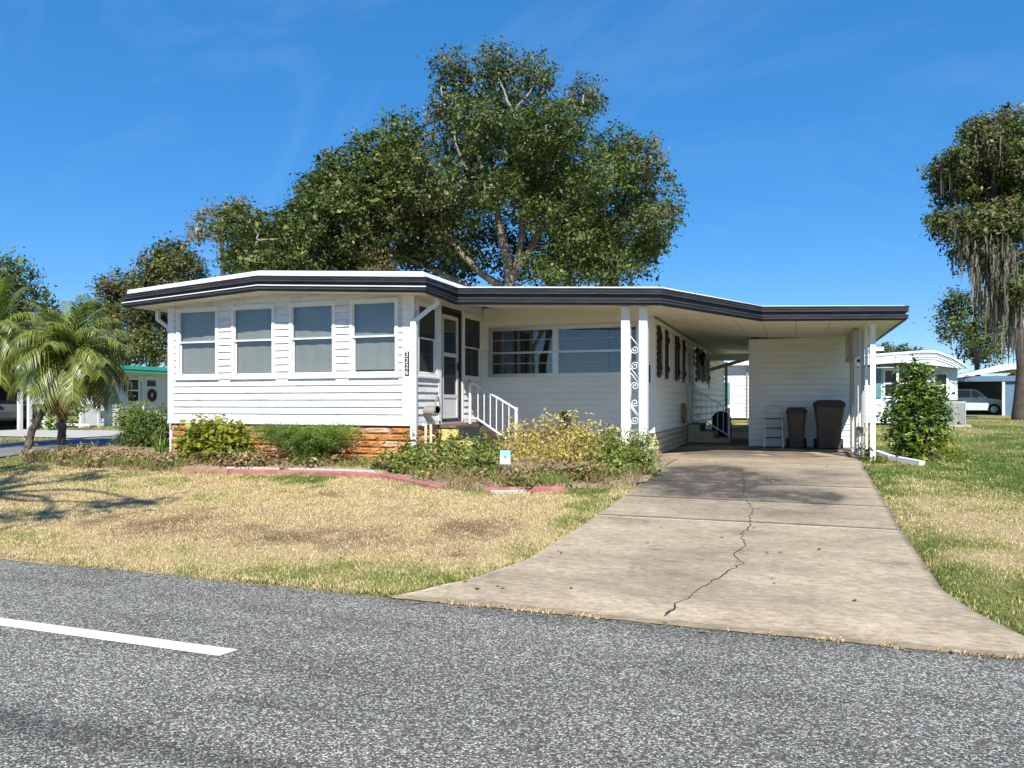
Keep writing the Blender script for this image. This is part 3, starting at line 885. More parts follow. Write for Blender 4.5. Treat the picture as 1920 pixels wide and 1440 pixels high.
def hung_window(tf, a0, a1, z0, z1, mid, pane_mat, backing=None, sag=0.0, gap_low=0.0):
    w = rect_frame(MB(tf), a0, a1, z0, z1, 0.055, -0.03, 0.034).build('window', M['trim'], home)
    i0, i1, j0, j1 = a0 + 0.055, a1 - 0.055, z0 + 0.055, z1 - 0.055
    MB(tf).box(a0 - 0.02, a1 + 0.02, 0.0, 0.055, z0 - 0.03, z0).build('sill', M['trim'], w)
    rect_frame(MB(tf), i0, i1, mid - 0.022, j1, 0.022, -0.02, 0.012).build('sash', M['trim'], w)
    rect_frame(MB(tf), i0, i1, j0, mid + 0.022, 0.022, -0.045, -0.021).build('sash', M['trim'], w)
    MB(tf).box(i0 + 0.02, i1 - 0.02, -0.006, -0.002, mid, j1 - 0.02).build('pane', pane_mat, w)
    MB(tf).box(i0 + 0.02, i1 - 0.02, -0.036, -0.032, j0 + 0.02, mid).build('pane', pane_mat, w)
    if backing:
        # roller shade hanging just inside, its lower edge a little uneven
        b = MB(tf)
        k = 10
        top = [(i0 + (i1 - i0) * t / k, -0.075 - 0.006 * math.sin(t * 1.7), j1) for t in range(k + 1)]
        bot = [(i0 + (i1 - i0) * t / k, -0.075 - 0.006 * math.sin(t * 1.7), j0 - 0.02 + gap_low + sag * math.sin(math.pi * t / k)) for t in range(k + 1)]
        pts = top + bot + [(a, n_ - 0.004, z) for a, n_, z in top + bot]
        m_ = k + 1
        fs = [(t, t + 1, m_ + t + 1, m_ + t) for t in range(k)] + [(2 * m_ + t, 3 * m_ + t, 3 * m_ + t + 1, 2 * m_ + t + 1) for t in range(k)] + [(m_ + t, m_ + t + 1, 3 * m_ + t + 1, 3 * m_ + t) for t in range(k)]
        b.add(pts, fs)
        b.build('roller_shade', backing, w)
    return w

# --- roof edge line (x, y, fascia bottom, fascia top), left rear to right rear
EDGE = [(-11.72, 24.0, 3.32, 3.56), (-11.72, 11.0, 3.323, 3.562), (-8.69, 11.0, 3.49, 3.75), (-5.474, 11.0, 3.305, 3.545), (-5.474, 12.25, 3.262, 3.547),
        (-1.939, 12.25, 3.097, 3.36), (-0.505, 14.5, 3.016, 3.275), (1.831, 14.5, 2.949, 3.184), (1.831, 22.0, 2.949, 3.184)]
def offsets(pts):
    ns = []
    for p, q in zip(pts[:-1], pts[1:]):
        dx, dy = q[0] - p[0], q[1] - p[1]
        l = math.hypot(dx, dy)
        ns.append((dy / l, -dx / l))
    out = []
    for i in range(len(pts)):
        if i == 0: out.append(ns[0])
        elif i == len(pts) - 1: out.append(ns[-1])
        else:
            a, c = ns[i - 1], ns[i]
            k = 1 + a[0] * c[0] + a[1] * c[1]
            out.append(((a[0] + c[0]) / k, (a[1] + c[1]) / k))
    return out
OFF = offsets(EDGE)
def sweep(name, prof, i0, i1, mat, parent, extra=0.0):
    for i in range(i0, i1):
        rings = []
        for k in (i, i + 1):
            x, y, zb, zt = EDGE[k]
            ox, oy = OFF[k]
            rings.append([(x + ox * n_, y + oy * n_, zb + h * (zt - zb) + e) for n_, h, e in prof])
        MB().loft(rings).build(name, mat, parent)
roof = MB()
FAS = [(-0.05, 0.0, 0), (0.0, 0.0, 0), (0.004, 0.10, 0), (0.03, 0.13, 0), (0.03, 0.20, 0), (0.018, 0.22, 0), (0.018, 0.27, 0), (0.03, 0.29, 0), (0.03, 0.36, 0), (-0.015, 0.43, 0), (-0.015, 0.60, 0), (0.03, 0.63, 0), (0.03, 0.74, 0), (0.02, 0.76, 0), (0.03, 0.80, 0), (0.03, 0.90, 0), (0.042, 0.93, 0), (0.042, 1.0, 0), (-0.05, 1.0, 0)]
sweep('fascia', FAS, 0, 8, M['fascia'], home)
# roof surfaces
roof = MB()
rings = []
for y in (11.035, 24.0):
    rings.append([(-11.685, y, 3.56), (-11.66, y, 3.655), (-8.69, y, 3.845), (-5.53, y, 3.645), (-5.51, y, 3.54), (-8.69, y, 3.74)])
sunroof = MB().loft(rings).build('roof', M['roof'], home)
def z_top(x): return float(np.interp(x, [-5.474, -1.939, -0.505, 1.831], [3.56, 3.375, 3.28, 3.185]))
def z_bot(x): return float(np.interp(x, [-5.474, -1.939, -0.505, 1.831], [3.262, 3.097, 3.016, 2.949]))
def soff(x, y):
    return z_bot(x) + 0.012 + float(np.interp(x, [-5.474, -1.939, -0.505], [0.17, 0.05, 0.0])) * min(max((y - 12.25) / 2.3, 0), 1)
def y_front(x): return float(np.interp(x, [-5.474, -1.939, -0.505, 1.831], [12.25, 12.25, 14.5, 14.5]))
def sheet(name, xs, zf, y1, th, mat, parent, inset):
    vs, fs = [], []
    K = 8
    for x in xs:
        y0 = y_front(x) + inset
        for k in range(K + 1):
            y = y0 + (y1 - y0) * (k / K) ** 1.6
            vs.append((x, y, zf(x, y))); vs.append((x, y, zf(x, y) + th))
    w = 2 * (K + 1)
    for i in range(len(xs) - 1):
        for k in range(K):
            p = i * w + 2 * k
            fs.append((p, p + 2, p + w + 2, p + w)); fs.append((p + 1, p + w + 1, p + w + 3, p + 3))
        fs.append((i * w, i * w + 1, (i + 1) * w + 1, (i + 1) * w))
        fs.append((i * w + 2 * K, i * w + 2 * K + 1, (i + 1) * w + 2 * K + 1, (i + 1) * w + 2 * K))
    for i in (0, len(xs) - 1):
        for k in range(K):
            p = i * w + 2 * k
            fs.append((p, p + 1, p + 3, p + 2))
    return mesh_obj(name, vs, fs, mat, parent)
xs_r = [-6.1, -5.49, -4.6, -3.7, -2.8, -1.939, -1.46, -0.98, -0.505, 0.3, 1.0, 1.80]
sheet('roof', xs_r, lambda x, y: z_top(x) - 0.03, 31.2, 0.045, M['roof'], home, 0.02)
# ceiling panels of the porch and carport, one pan each with a small gap
xs_c = [-5.46, -4.88, -4.30, -3.72, -3.14, -2.55, -1.939, -1.46, -0.98, -0.505, 0.08, 0.66, 1.24, 1.80]
for xa, xb in zip(xs_c[:-1], xs_c[1:]):
    sheet('ceiling_panel', [xa + 0.004, xb - 0.004], soff, 24.0, 0.02, M['soffit'], home, 0.03)
# sunroom ceiling following the low gable
MB().loft([[(-11.70, y, 3.335), (-8.69, y, 3.502), (-5.48, y, 3.318), (-5.48, y, 3.345), (-8.69, y, 3.53), (-11.70, y, 3.362)] for y in (11.03, 12.28)]).build('ceiling_panel', M['soffit'], home)
MB().loft([[(-11.70, y, 3.335), (-8.69, y, 3.502), (-5.955, y, 3.345), (-5.955, y, 3.372), (-8.69, y, 3.53), (-11.70, y, 3.362)] for y in (12.285, 24.0)]).build('ceiling_panel', M['soffit'], home)
# pale strip: painted sun highlight on the worn lower rib ledge, sunroom front only
sweep('ledge_highlight', [(0.018, 0.335, 0), (0.031, 0.335, 0), (0.031, 0.335, 0.011), (0.018, 0.335, 0.018)], 1, 3, M['trim'], home)

# --- sunroom front wall
FZ = 1.175
fw = front(11.5)
wins = [(-10.925, -9.96, 2.005, 3.318), (-9.655, -8.705, 2.005, 3.318), (-8.395, -7.445, 2.005, 3.318), (-7.15, -6.215, 2.005, 3.318)]
def inner(h, d=0.03): return (h[0] + d, h[1] - d, h[2] + d, h[3] - d)
w_front = wall('front_wall', fw, -11.12, -5.94, FZ, 3.36, [inner(h) for h in wins], M['siding'])
siding(fw, w_front, -10.99, -6.13, FZ + 0.045, 3.36, 0.127, wins, M['siding'])
for a, b_ in ((-11.135, -10.99), (-6.13, -5.915)):
    MB(fw).box(a, b_, 0.0, 0.028, FZ, 3.36).build('corner_board', M['trim'], w_front)
MB(fw).box(-11.135, -5.915, 0.0, 0.034, FZ - 0.012, FZ + 0.045).build('base_trim', M['trim'], w_front)
MB().loft([[(-11.11, y, 3.355), (-5.95, y, 3.355), (-5.95, y, 3.358), (-8.69, y, 3.515), (-11.11, y, 3.378)] for y in (11.485, 11.58)]).build('gable_infill', M['siding'], w_front)
for i, h in enumerate(wins):
    hung_window(fw, *h, 2.69, M['glass'], M['shade'], sag=(0.03, 0.0, 0.01, 0.0)[i], gap_low=(0.0, 0.0, 0.0, 0.075)[i])
# --- sunroom side wall with the door
sw = side(-5.94)
b_win1, b_door, b_win2 = (11.60, 12.40, 2.005, 3.27), (12.545, 13.465, 1.20, 3.30), (13.53, 14.49, 2.005, 3.27)
w_side = wall('side_wall', sw, 11.5, 14.57, FZ, 3.36, [inner(b_win1), b_door, inner(b_win2)], M['siding'])
siding(sw, w_side, 11.53, 14.56, FZ + 0.045, 3.36, 0.127, [b_win1, (12.46, 13.53, 1.0, 3.4), b_win2], M['siding'])
MB(sw).box(11.5, 12.5, 0.0, 0.03, FZ - 0.012, FZ + 0.045).build('base_trim', M['trim'], w_side)
MB(sw).box(13.5, 14.57, 0.0, 0.03, FZ - 0.012, FZ + 0.045).build('base_trim', M['trim'], w_side)
MB(sw).box(12.43, 12.54, 0.0, 0.03, FZ, 3.33).build('corner_board', M['trim'], w_side)
MB(sw).box(13.47, 13.53, 0.0, 0.03, FZ, 3.33).build('corner_board', M['trim'], w_side)
hung_window(sw, *b_win1, 2.665, M['screen'])
hung_window(sw, *b_win2, 2.64, M['screen'])
door = rect_frame(MB(sw), 12.545, 13.465, 1.195, 3.30, 0.065, -0.10, 0.012).build('door', M['black'], home)
MB(sw).box(12.61, 13.40, -0.06, -0.03, 3.17, 3.24).build('transom', M['black'], door)
leaf = rect_frame(MB(sw), 12.66, 13.375, 1.215, 3.165, 0.07, -0.055, -0.015)
leaf.box(12.73, 13.305, -0.055, -0.015, 2.40, 2.47)
leaf.box(12.73, 13.305, -0.055, -0.015, 1.64, 1.70)
leaf.build('door_leaf', M['doorpanel'], door)
MB(sw).box(12.73, 13.305, -0.045, -0.028, 1.28, 1.64).build('kick_panel', M['doorpanel'], door)
MB(sw).box(12.73, 13.305, -0.047, -0.0265, 1.40, 1.412).build('panel_groove', M['trim'], door)
MB(sw).box(12.73, 13.305, -0.038, -0.034, 2.47, 3.10).build('pane', M['clearglass'], door)
MB(sw).box(12.73, 13.305, -0.038, -0.034, 1.70, 2.40).build('pane', M['clearglass'], door)
hd = MB(sw).box(13.32, 13.355, -0.015, 0.02, 2.15, 2.31)
hd.tube([(13.337, 0.02, 2.26), (13.337, 0.06, 2.26), (13.27, 0.065, 2.26)], 0.011, 6)
hd.build('handle', M['black'], door, bevel=0.004)
MB(sw).box(12.52, 13.49, 0.0, 0.06, 1.155, 1.195).build('threshold', M['alu'], door)
MB().box(-6.04, -5.945, 12.29, 14.56, 3.362, 3.55).build('upper_wall', M['siding'], home)
# sunroom inner surfaces: floor, far wall, left wall, rear
MB().box(-11.05, -5.96, 11.58, 23.9, FZ - 0.10, FZ - 0.02).build('floor', M['darkside'], home)
MB().box(-11.12, -11.02, 11.61, 24.0, FZ, 3.34).build('side_wall', M['siding'], home)
MB().box(-11.0, -6.06, 16.4, 16.5, FZ - 0.02, 3.44).build('inner_wall', M['darkside'], home)
MB().box(-11.12, -5.96, 23.9, 24.0, FZ, 3.34).build('rear_wall', M['siding'], home)
# --- porch wall with the wide window
cw = front(14.57)
cwin = (-5.80, -2.72, 2.065, 3.07)
CZ = 0.975
w_porch = wall('porch_wall', cw, -5.93, -2.457, CZ, 3.45, [inner(cwin)], M['siding2'])
siding(cw, w_porch, -5.93, -2.60, CZ + 0.02, 3.475, 0.125, [cwin], M['siding2'], 0.026)
MB(cw).box(-2.60, -2.43, 0.0, 0.026, CZ, 3.16).build('corner_board', M['trim'], w_porch)
cf = rect_frame(MB(cw), *cwin, 0.05, -0.03, 0.03)
cf.box(-4.43, -4.335, -0.03, 0.034, 2.115, 3.02)
cwn = cf.build('window', M['alu'], home)
for a0, a1 in ((-5.75, -4.43), (-4.335, -2.77)):
    rect_frame(MB(cw), a0, a1, 2.555, 3.02, 0.02, -0.025, 0.005).build('sash', M['alu'], cwn)
    rect_frame(MB(cw), a0, a1, 2.115, 2.555, 0.02, -0.025, 0.01).build('sash', M['alu'], cwn)
    for zz in (2.80, 2.33):
        MB(cw).box(a0 + 0.02, a1 - 0.02, -0.022, -0.004, zz, zz + 0.018).build('glazing_bar', M['greybox'], cwn)
    for z0, z1 in ((2.575, 3.0), (2.135, 2.535)):
        MB(cw).box(a0 + 0.02, a1 - 0.02, -0.016, -0.012, z0, z1).build('pane', M['clearglass'], cwn)
# pleated curtain behind the glass, in four hanging panels with a dark slit between some
def curtain(a0, a1, z0, z1, nn, folds, mat, parent, tf, amp=0.03):
    K = max(8, int((a1 - a0) * 60))
    vs, fs = [], []
    for i in range(K + 1):
        a = a0 + (a1 - a0) * i / K
        n_ = nn + amp * math.sin(2 * math.pi * folds * i / K) + 0.35 * amp * math.sin(2 * math.pi * folds * 2.3 * i / K + 1)
        vs += [tf(a, n_, z0), tf(a, n_ * 0.96, z1), tf(a, n_ - 0.006, z0), tf(a, n_ * 0.96 - 0.006, z1)]
    for i in range(K):
        p = 4 * i
        fs += [(p, p + 4, p + 5, p + 1), (p + 2, p + 3, p + 7, p + 6), (p, p + 2, p + 6, p + 4)]
    return mesh_obj('curtain', vs, fs, mat, parent)
curtain(-5.78, -5.20, 2.0, 3.08, -0.17, 9, M['curtain'], cwn, cw)
curtain(-5.16, -4.62, 2.0, 3.08, -0.24, 6, M['darkside'], cwn, cw, 0.05)
curtain(-4.60, -3.35, 2.0, 3.08, -0.18, 17, M['curtain'], cwn, cw)
curtain(-3.31, -2.70, 2.0, 3.08, -0.16, 10, M['curtain'], cwn, cw)
MB().box(-5.86, -2.56, 15.6, 15.7, 0.9, 3.3).build('inner_wall', M['darkside'], home)
# --- long side wall under the carport
dw = side(-2.457)
dwins = [(15.19, 15.80, 2.05, 3.04), (17.80, 18.46, 2.05, 3.04), (21.75, 22.55, 2.12, 3.10), (23.25, 23.95, 2.12, 3.10)]
ddoor = (19.72, 20.52, 1.02, 3.02)
w_long = wall('long_wall', dw, 14.57, 30.6, CZ, 3.14, [inner(h) for h in dwins] + [ddoor], M['siding2'])
blk = [(14.86, 16.15, 2.03, 3.06), (17.30, 18.84, 2.03, 3.06), (21.2, 24.8, 2.1, 3.12), (19.66, 20.58, 0.9, 3.08)]
siding(dw, w_long, 14.60, 19.64, CZ + 0.02, 3.16, 0.125, blk, M['siding2'], 0.026)
siding(dw, w_long, 19.65, 30.6, CZ + 0.02, 3.16, 0.20, blk, M['siding2'], 0.014, bulge=0.03)
MB(dw).box(14.57, 14.60, 0.0, 0.03, CZ, 3.12).build('corner_board', M['trim'], w_long)
MB(dw).box(14.62, 24.0, 0.002, 0.05, 3.05, 3.14).build('wall_top_trim', M['trim'], w_long)
for h in dwins:
    w = rect_frame(MB(dw), *h, 0.05, -0.03, 0.03).build('window', M['trim'], home)
    MB(dw).box(h[0] + 0.05, h[1] - 0.05, -0.014, -0.010, h[2] + 0.05, h[3] - 0.05).build('pane', M['clearglass'], w)
    MB(dw).box(h[0] + 0.03, h[1] - 0.03, -0.08, -0.07, h[2], h[3]).build('roller_shade', M['white'], w)
def shutter(a0, a1, z0, z1):
    s = rect_frame(MB(dw), a0, a1, z0, z1, 0.045, 0.016, 0.055)
    for zz in (z0 + 0.2, z1 - 0.2):                       # scrolled hinges standing proud
        s.tube([(a1 - 0.01, 0.05, zz - 0.06), (a1 + 0.025, 0.06, zz - 0.03), (a1 + 0.035, 0.06, zz), (a1 + 0.025, 0.06, zz + 0.03), (a1 - 0.01, 0.05, zz + 0.06)], 0.016, 6)
    s = s.build('shutter', M['shutter'], home)
    k = 12
    for j in range(k):
        z = z0 + 0.05 + (z1 - z0 - 0.1) * j / k
        b = MB(dw)
        b.loft([[(a, 0.018, z), (a, 0.046, z + 0.008), (a, 0.046, z + 0.02), (a, 0.018, z + 0.075)] for a in (a0 + 0.045, a1 - 0.045)])
        b.build('louvre', M['shutter'], s)
for a0, a1 in ((14.87, 15.17), (15.82, 16.14), (17.32, 17.78), (18.48, 18.82), (21.22, 21.7), (22.6, 23.15), (24.05, 24.7)):
    shutter(a0, a1, 2.04 if a0 < 20 else 2.12, 3.04 if a0 < 20 else 3.11)
d2 = rect_frame(MB(dw), *ddoor, 0.05, -0.08, 0.02).build('door', M['trim'], home)
MB(dw).box(19.77, 20.47, -0.06, -0.03, 1.07, 2.97).build('door_leaf', M['doorpanel'], d2)
MB(dw).box(19.88, 20.36, -0.03, -0.026, 1.95, 2.80).build('pane', M['carglass'], d2)
MB().box(-5.9, -2.5, 30.5, 30.6, CZ, 3.3).build('rear_wall', M['siding2'], home)
MB().box(-5.94, -5.86, 14.68, 30.5, CZ, 3.4).build('inner_wall', M['darkside'], home)
# --- split block skirting: each block its own piece
def block_meshes(mat, tag_):
    out = []
    rr = random.Random(hash(tag_) % 1000 + 5)
    for v in range(5):
        b = MB()
        nx_, nz_ = 6, 4
        g = {}
        pts, fs = [], []
        for j in range(nz_ + 1):
            for i in range(nx_ + 1):
                e = (i in (0, nx_)) or (j in (0, nz_))
                x = i / nx_ - 0.5; z = j / nz_
                ex = 0.0 if e else rr.uniform(0.012, 0.034)
                g[i, j] = len(pts)
                pts.append((x + (0 if e else rr.uniform(-.05, .05)), -0.03 - ex, z + (0 if e else rr.uniform(-.08, .08))))
        for j in range(nz_):
            for i in range(nx_):
                fs.append((g[i, j], g[i + 1, j], g[i + 1, j + 1], g[i, j + 1]))
        k = len(pts)
        pts += [(-0.5, 0, 0), (0.5, 0, 0), (0.5, 0, 1), (-0.5, 0, 1)]
        fs += [tuple(g[i, 0] for i in range(nx_, -1, -1)) + (k, k + 1), tuple(g[i, nz_] for i in range(nx_ + 1)) + (k + 2, k + 3),
               tuple(g[0, j] for j in range(nz_ + 1)) + (k + 3, k), tuple(g[nx_, j] for j in range(nz_, -1, -1)) + (k + 1, k + 2)]
        me = bpy.data.meshes.new('block')
        me.from_pydata(pts, [], fs)
        me.materials.append(mat)
        out.append(me)
    return out
BK_O, BK_C = block_meshes(M['brick'], 'o'), block_meshes(M['cream_brick'], 'c')
M['mortar'] = paint('mortar', (0.27, 0.2, 0.14), 0.95, 0.2)
M['mortar_c'] = paint('cream_mortar', (0.42, 0.34, 0.23), 0.95, 0.15)
def skirting(p, q, nrm, z0, z1, courses, blen, meshes, mortar):
    """p, q: plan ends; blocks face nrm"""
    p, q = Vector((*p, 0)), Vector((*q, 0))
    d = (q - p); L = d.length; d.normalize()
    n_ = Vector((*nrm, 0))
    b = MB()
    c = [p, q, q - n_ * 0.10, p - n_ * 0.10]
    b.loft([[(v.x, v.y, z0 - 0.15) for v in c], [(v.x, v.y, z1) for v in c]])
    sk = b.build('skirting', mortar, home)
    off = origin_of(home)
    ch = (z1 - z0) / courses
    rot = math.atan2(d.y, d.x)
    for k in range(courses):
        s = -random.uniform(0.1, 0.9) * blen
        while s < L - 0.02:
            l = blen * random.uniform(0.75, 1.25)
            a, e = max(s, 0.0), min(s + l, L)
            if L - e < 0.06: e = L
            s = s + l if e < L else L
            if e - a < 0.05: continue
            o = bpy.data.objects.new('block', random.choice(meshes))
            m_ = p + d * ((a + e) / 2) + n_ * random.uniform(-0.004, 0.006)
            o.location = (m_.x - off.x, m_.y - off.y, z0 + k * ch + 0.005 - off.z)
            o.rotation_euler = (0, 0, rot)
            o.scale = (e - a - 0.009, 1.0, ch - 0.010)
            COL.objects.link(o)
            o.parent = sk
skirting((-11.10, 11.55), (-5.985, 11.55), (0, -1), 0.55, 1.135, 5, 0.44, BK_O, M['mortar'])
skirting((-5.985, 11.58), (-5.985, 14.55), (1, 0), 0.55, 1.10, 5, 0.44, BK_O, M['mortar'])
skirting((-5.94, 14.60), (-2.50, 14.60), (0, -1), 0.50, 0.965, 4, 0.5, BK_C, M['mortar_c'])
skirting((-2.495, 14.62), (-2.495, 24.0), (1, 0), 0.50, 0.965, 4, 0.5, BK_C, M['mortar_c'])
MB().box(-5.97, -5.6, 12.48, 13.55, 1.10, 1.15).build('threshold_board', paint('weathered_board', (0.16, 0.10, 0.07), 0.9, 0.3, 8), home)

# --- shed wall closing the carport
ew = front(18.4)
w_shed = wall('shed_wall', ew, -0.905, 1.262, 0.53, 3.0, [], M['siding2'])
siding(ew, w_shed, -0.88, 1.25, 0.56, 2.96, 0.1263, [], M['siding2'], 0.022)
MB(ew).box(-0.92, -0.88, 0.0, 0.02, 0.53, 2.98).build('corner_board', M['trim'], w_shed)
MB().box(-0.91, -0.85, 18.52, 22.0, 0.52, 2.99).build('shed_side_wall', M['siding2'], home)
MB().box(1.19, 1.25, 18.52, 22.0, 0.52, 2.96).build('shed_side_wall', M['siding2'], home)
MB().box(-0.84, 1.18, 21.94, 22.0, 0.52, 2.96).build('shed_rear_wall', M['siding2'], home)
MB().box(-2.43, -0.86, 23.86, 24.02, 2.82, 3.02).build('beam', M['siding2'], home)
MB().box(-2.40, -2.30, 30.4, 30.5, 0.6, 3.1).build('rear_post', M['teal'], home)
MB().bar((-2.35, 24.1, 2.55), (-0.95, 24.1, 2.95), 0.05, 0.10).build('awning_brace', M['greybox'], home)

# --- porch posts with wrought iron scrolls between them
for x0, x1 in ((-2.632, -2.490), (-2.340, -2.200)):
    p = MB().box(x0, x1, 12.46, 12.60, 0.42, z_bot((x0 + x1) / 2) + 0.0).build('post', M['trim'], home, bevel=0.006)
def spiral(cx, cz, r, a0, turns, sgn, r_end=0.012, k=26):
    return [(cx + (r + (r_end - r) * i / k) * math.cos(a0 + sgn * turns * 2 * math.pi * i / k), 12.53, cz + (r + (r_end - r) * i / k) * math.sin(a0 + sgn * turns * 2 * math.pi * i / k)) for i in range(k + 1)]
for zb, flip in ((2.02, 0), (1.42, 1), (0.86, 0)):
    s = MB()
    cx = -2.415
    # a straight bar running down across the panel and rolling up into a scroll at each end
    a = spiral(cx, zb + 0.40, 0.068, math.pi * 1.05, 1.55, 1 if not flip else -1)
    s.tube(a, 0.0075, 6)
    s2 = spiral(cx, zb + 0.13, 0.068, 0.15, 1.55, 1 if not flip else -1)
    s.tube(s2, 0.0075, 6)
    s.tube([(-2.485, 12.53, zb + 0.62), (-2.346, 12.53, zb + 0.44)], 0.007, 6)
    s.tube([(-2.483, 12.53, zb + 0.10), (-2.35, 12.53, zb - 0.08)], 0.007, 6)
    s.tube([(-2.484, 12.53, zb + 0.40 + 0.02), (-2.482, 12.53, zb + 0.16)], 0.007, 6)
    s.build('iron_scroll', M['rail'], home, smooth=True)

# --- gutters and downspouts
ds = MB().bar((-5.895, 11.43, 0.62), (-5.895, 11.43, 2.93), 0.095, 0.07, (0, 1, 0))
ds.bar((-5.895, 11.43, 2.90), (-5.60, 11.72, 3.235), 0.08, 0.07)
ds.bar((-5.60, 11.72, 3.21), (-5.60, 11.72, 3.33), 0.07, 0.07, (0, 1, 0))
ds.build('downspout', M['trim'], home)
ds = MB().bar((-11.17, 11.62, 0.6), (-11.17, 11.62, 2.95), 0.07, 0.06, (0, 1, 0))
ds.bar((-11.17, 11.62, 2.93), (-11.50, 11.60, 3.16), 0.07, 0.06)
ds.bar((-11.50, 11.60, 3.14), (-11.50, 11.60, 3.34), 0.07, 0.06, (0, 1, 0))
ds.build('downspout', M['trim'], home)
# --- house number plaque
pl = MB(fw).box(-6.082, -6.002, 0.028, 0.040, 2.005, 2.405).build('number_plaque', M['numplate'], home)
def text_mesh(s, size, name, mat, parent, loc, rot):
    cu = bpy.data.curves.new(name, 'FONT')
    cu.body = s
    cu.size = size
    cu.align_x = 'CENTER'
    cu.align_y = 'CENTER'
    cu.extrude = 0.0015
    tmp = bpy.data.objects.new('tmp', cu)
    COL.objects.link(tmp)
    dg = bpy.context.evaluated_depsgraph_get()
    me = bpy.data.meshes.new_from_object(tmp.evaluated_get(dg))
    bpy.data.objects.remove(tmp)
    me.materials.clear()
    me.materials.append(mat)
    o = bpy.data.objects.new(name, me)
    COL.objects.link(o)
    o.parent = parent
    off = origin_of(parent)
    o.location = Vector(loc) - off
    o.rotation_euler = rot
    return o
for k, ch in enumerate('3226'):
    text_mesh(ch, 0.118, 'digit', M['white'], pl, (-6.042, 11.5 - 0.042, 2.352 - k * 0.0985), (R(90), 0, 0))
MB(cw).box(-2.575, -2.495, 0.026, 0.034, 1.915, 2.275).build('plaque_rim', M['trim'], home)
MB(cw).box(-2.563, -2.507, 0.034, 0.040, 1.93, 2.26).build('number_plaque', M['numplate'], home)
# ------------------------------------------------------------------ front steps and railing
st = thing('front_steps', 'yellow sided front steps with dark green treads at the sunroom door', 'steps', (-5.45, 13.0, 0.5))
for k, (x0, x1, zt) in enumerate(((-5.93, -5.56, 1.075), (-5.56, -5.26, 0.875), (-5.26, -4.96, 0.675))):
    s = MB().box(x0, x1 - 0.004, 12.45 + 0.004 * k, 13.62, 0.42, zt).build('step', M['yellow'], st, bevel=0.008)
    MB().box(x0, x1 + 0.012, 12.50, 13.60, zt + 0.001, zt + 0.014).build('tread', M['tread'], s)
    MB().box(x1 - 0.002, x1 + 0.011, 12.50, 13.60, zt - 0.195, zt + 0.001).build('riser', M['tread'], s)
rl = thing('stair_railing', 'white metal railing beside the yellow front steps', 'railing', (-5.4, 13.68, 0.5))
ry = 13.68
MB().box(-5.86, -5.82, ry - 0.02, ry + 0.02, 0.45, 1.985).build('post', M['rail'], rl)
MB().box(-4.915, -4.865, ry - 0.025, ry + 0.025, 0.45, 1.46).build('post', M['rail'], rl)
MB().bar((-5.86, ry, 1.975), (-4.88, ry, 1.425), 0.04, 0.03).build('top_rail', M['rail'], rl)
MB().bar((-5.70, ry, 1.25), (-4.89, ry, 0.745), 0.03, 0.03).build('bottom_rail', M['rail'], rl)
MB().bar((-5.82, ry, 1.25), (-5.70, ry, 1.25), 0.03, 0.03).build('bottom_rail', M['rail'], rl)
for k in range(6):
    x = -5.70 + 0.127 * (k + 0.2)
    MB().box(x - 0.008, x + 0.008, ry - 0.008, ry + 0.008, 1.25 - (x + 5.70) * 0.6235, 1.975 - (x + 5.86) * 0.5612).build('baluster', M['rail'], rl)
# hose hanger on the wall and pipes below it
hh = thing('hose_hanger', 'curved metal hose hanger on the sunroom side wall by the downspout', 'hose hanger', (-5.9, 11.95, 1.5))
b = MB()
pr = []
for i in range(13):
    t = math.pi * (1.05 - 1.1 * i / 12)
    pr.append((11.93 + 0.13 * math.cos(t), 1.40 + 0.10 * math.sin(t)))
b.loft([[(x, y, z) for y, z in pr] + [(x, y, z - 0.012) for y, z in pr[::-1]] for x in (-5.918, -5.70)])
b.build('saddle', M['hanger'], hh)
b = MB()
out = [(0, 0.24), (0.05, 0.16), (0.10, 0.05), (0.11, -0.03), (0.06, -0.09), (-0.06, -0.09), (-0.11, -0.03), (-0.10, 0.05), (-0.05, 0.16)]
loop = [(-5.70, 11.93 + a, 1.44 + z) for a, z in out]
b.tube(loop + loop[:1], 0.012, 6)
b.build('front_loop', M['hanger'], hh)
MB().bar((-5.92, 11.86, 1.38), (-5.70, 11.86, 1.38), 0.02, 0.03).bar((-5.92, 12.0, 1.38), (-5.70, 12.0, 1.38), 0.02, 0.03).build('arm', M['hanger'], hh)
for k, (y, zt) in enumerate(((11.80, 1.13), (12.0, 1.22))):
    p = thing('water_pipe', ('cream standpipe below the hose hanger, nearer the downspout', 'cream standpipe with a tap below the hose hanger, nearer the yellow steps')[k], 'pipe', (-5.86, y, 0.5))
    MB().tube([(-5.86, y, 0.45), (-5.86, y, zt)], 0.024, 8).build('riser_pipe', M['pipe'], p)
    c = MB().tube([(-5.86, y, zt), (-5.86, y, zt + 0.03), (-5.93, y, zt + 0.035)], 0.027, 8)
    if k:
        c.tube([(-5.86, y, 0.98), (-5.80, y, 0.98), (-5.78, y, 0.94)], 0.018, 8)
    c.build('tap' if k else 'elbow', M['pipe'], p)

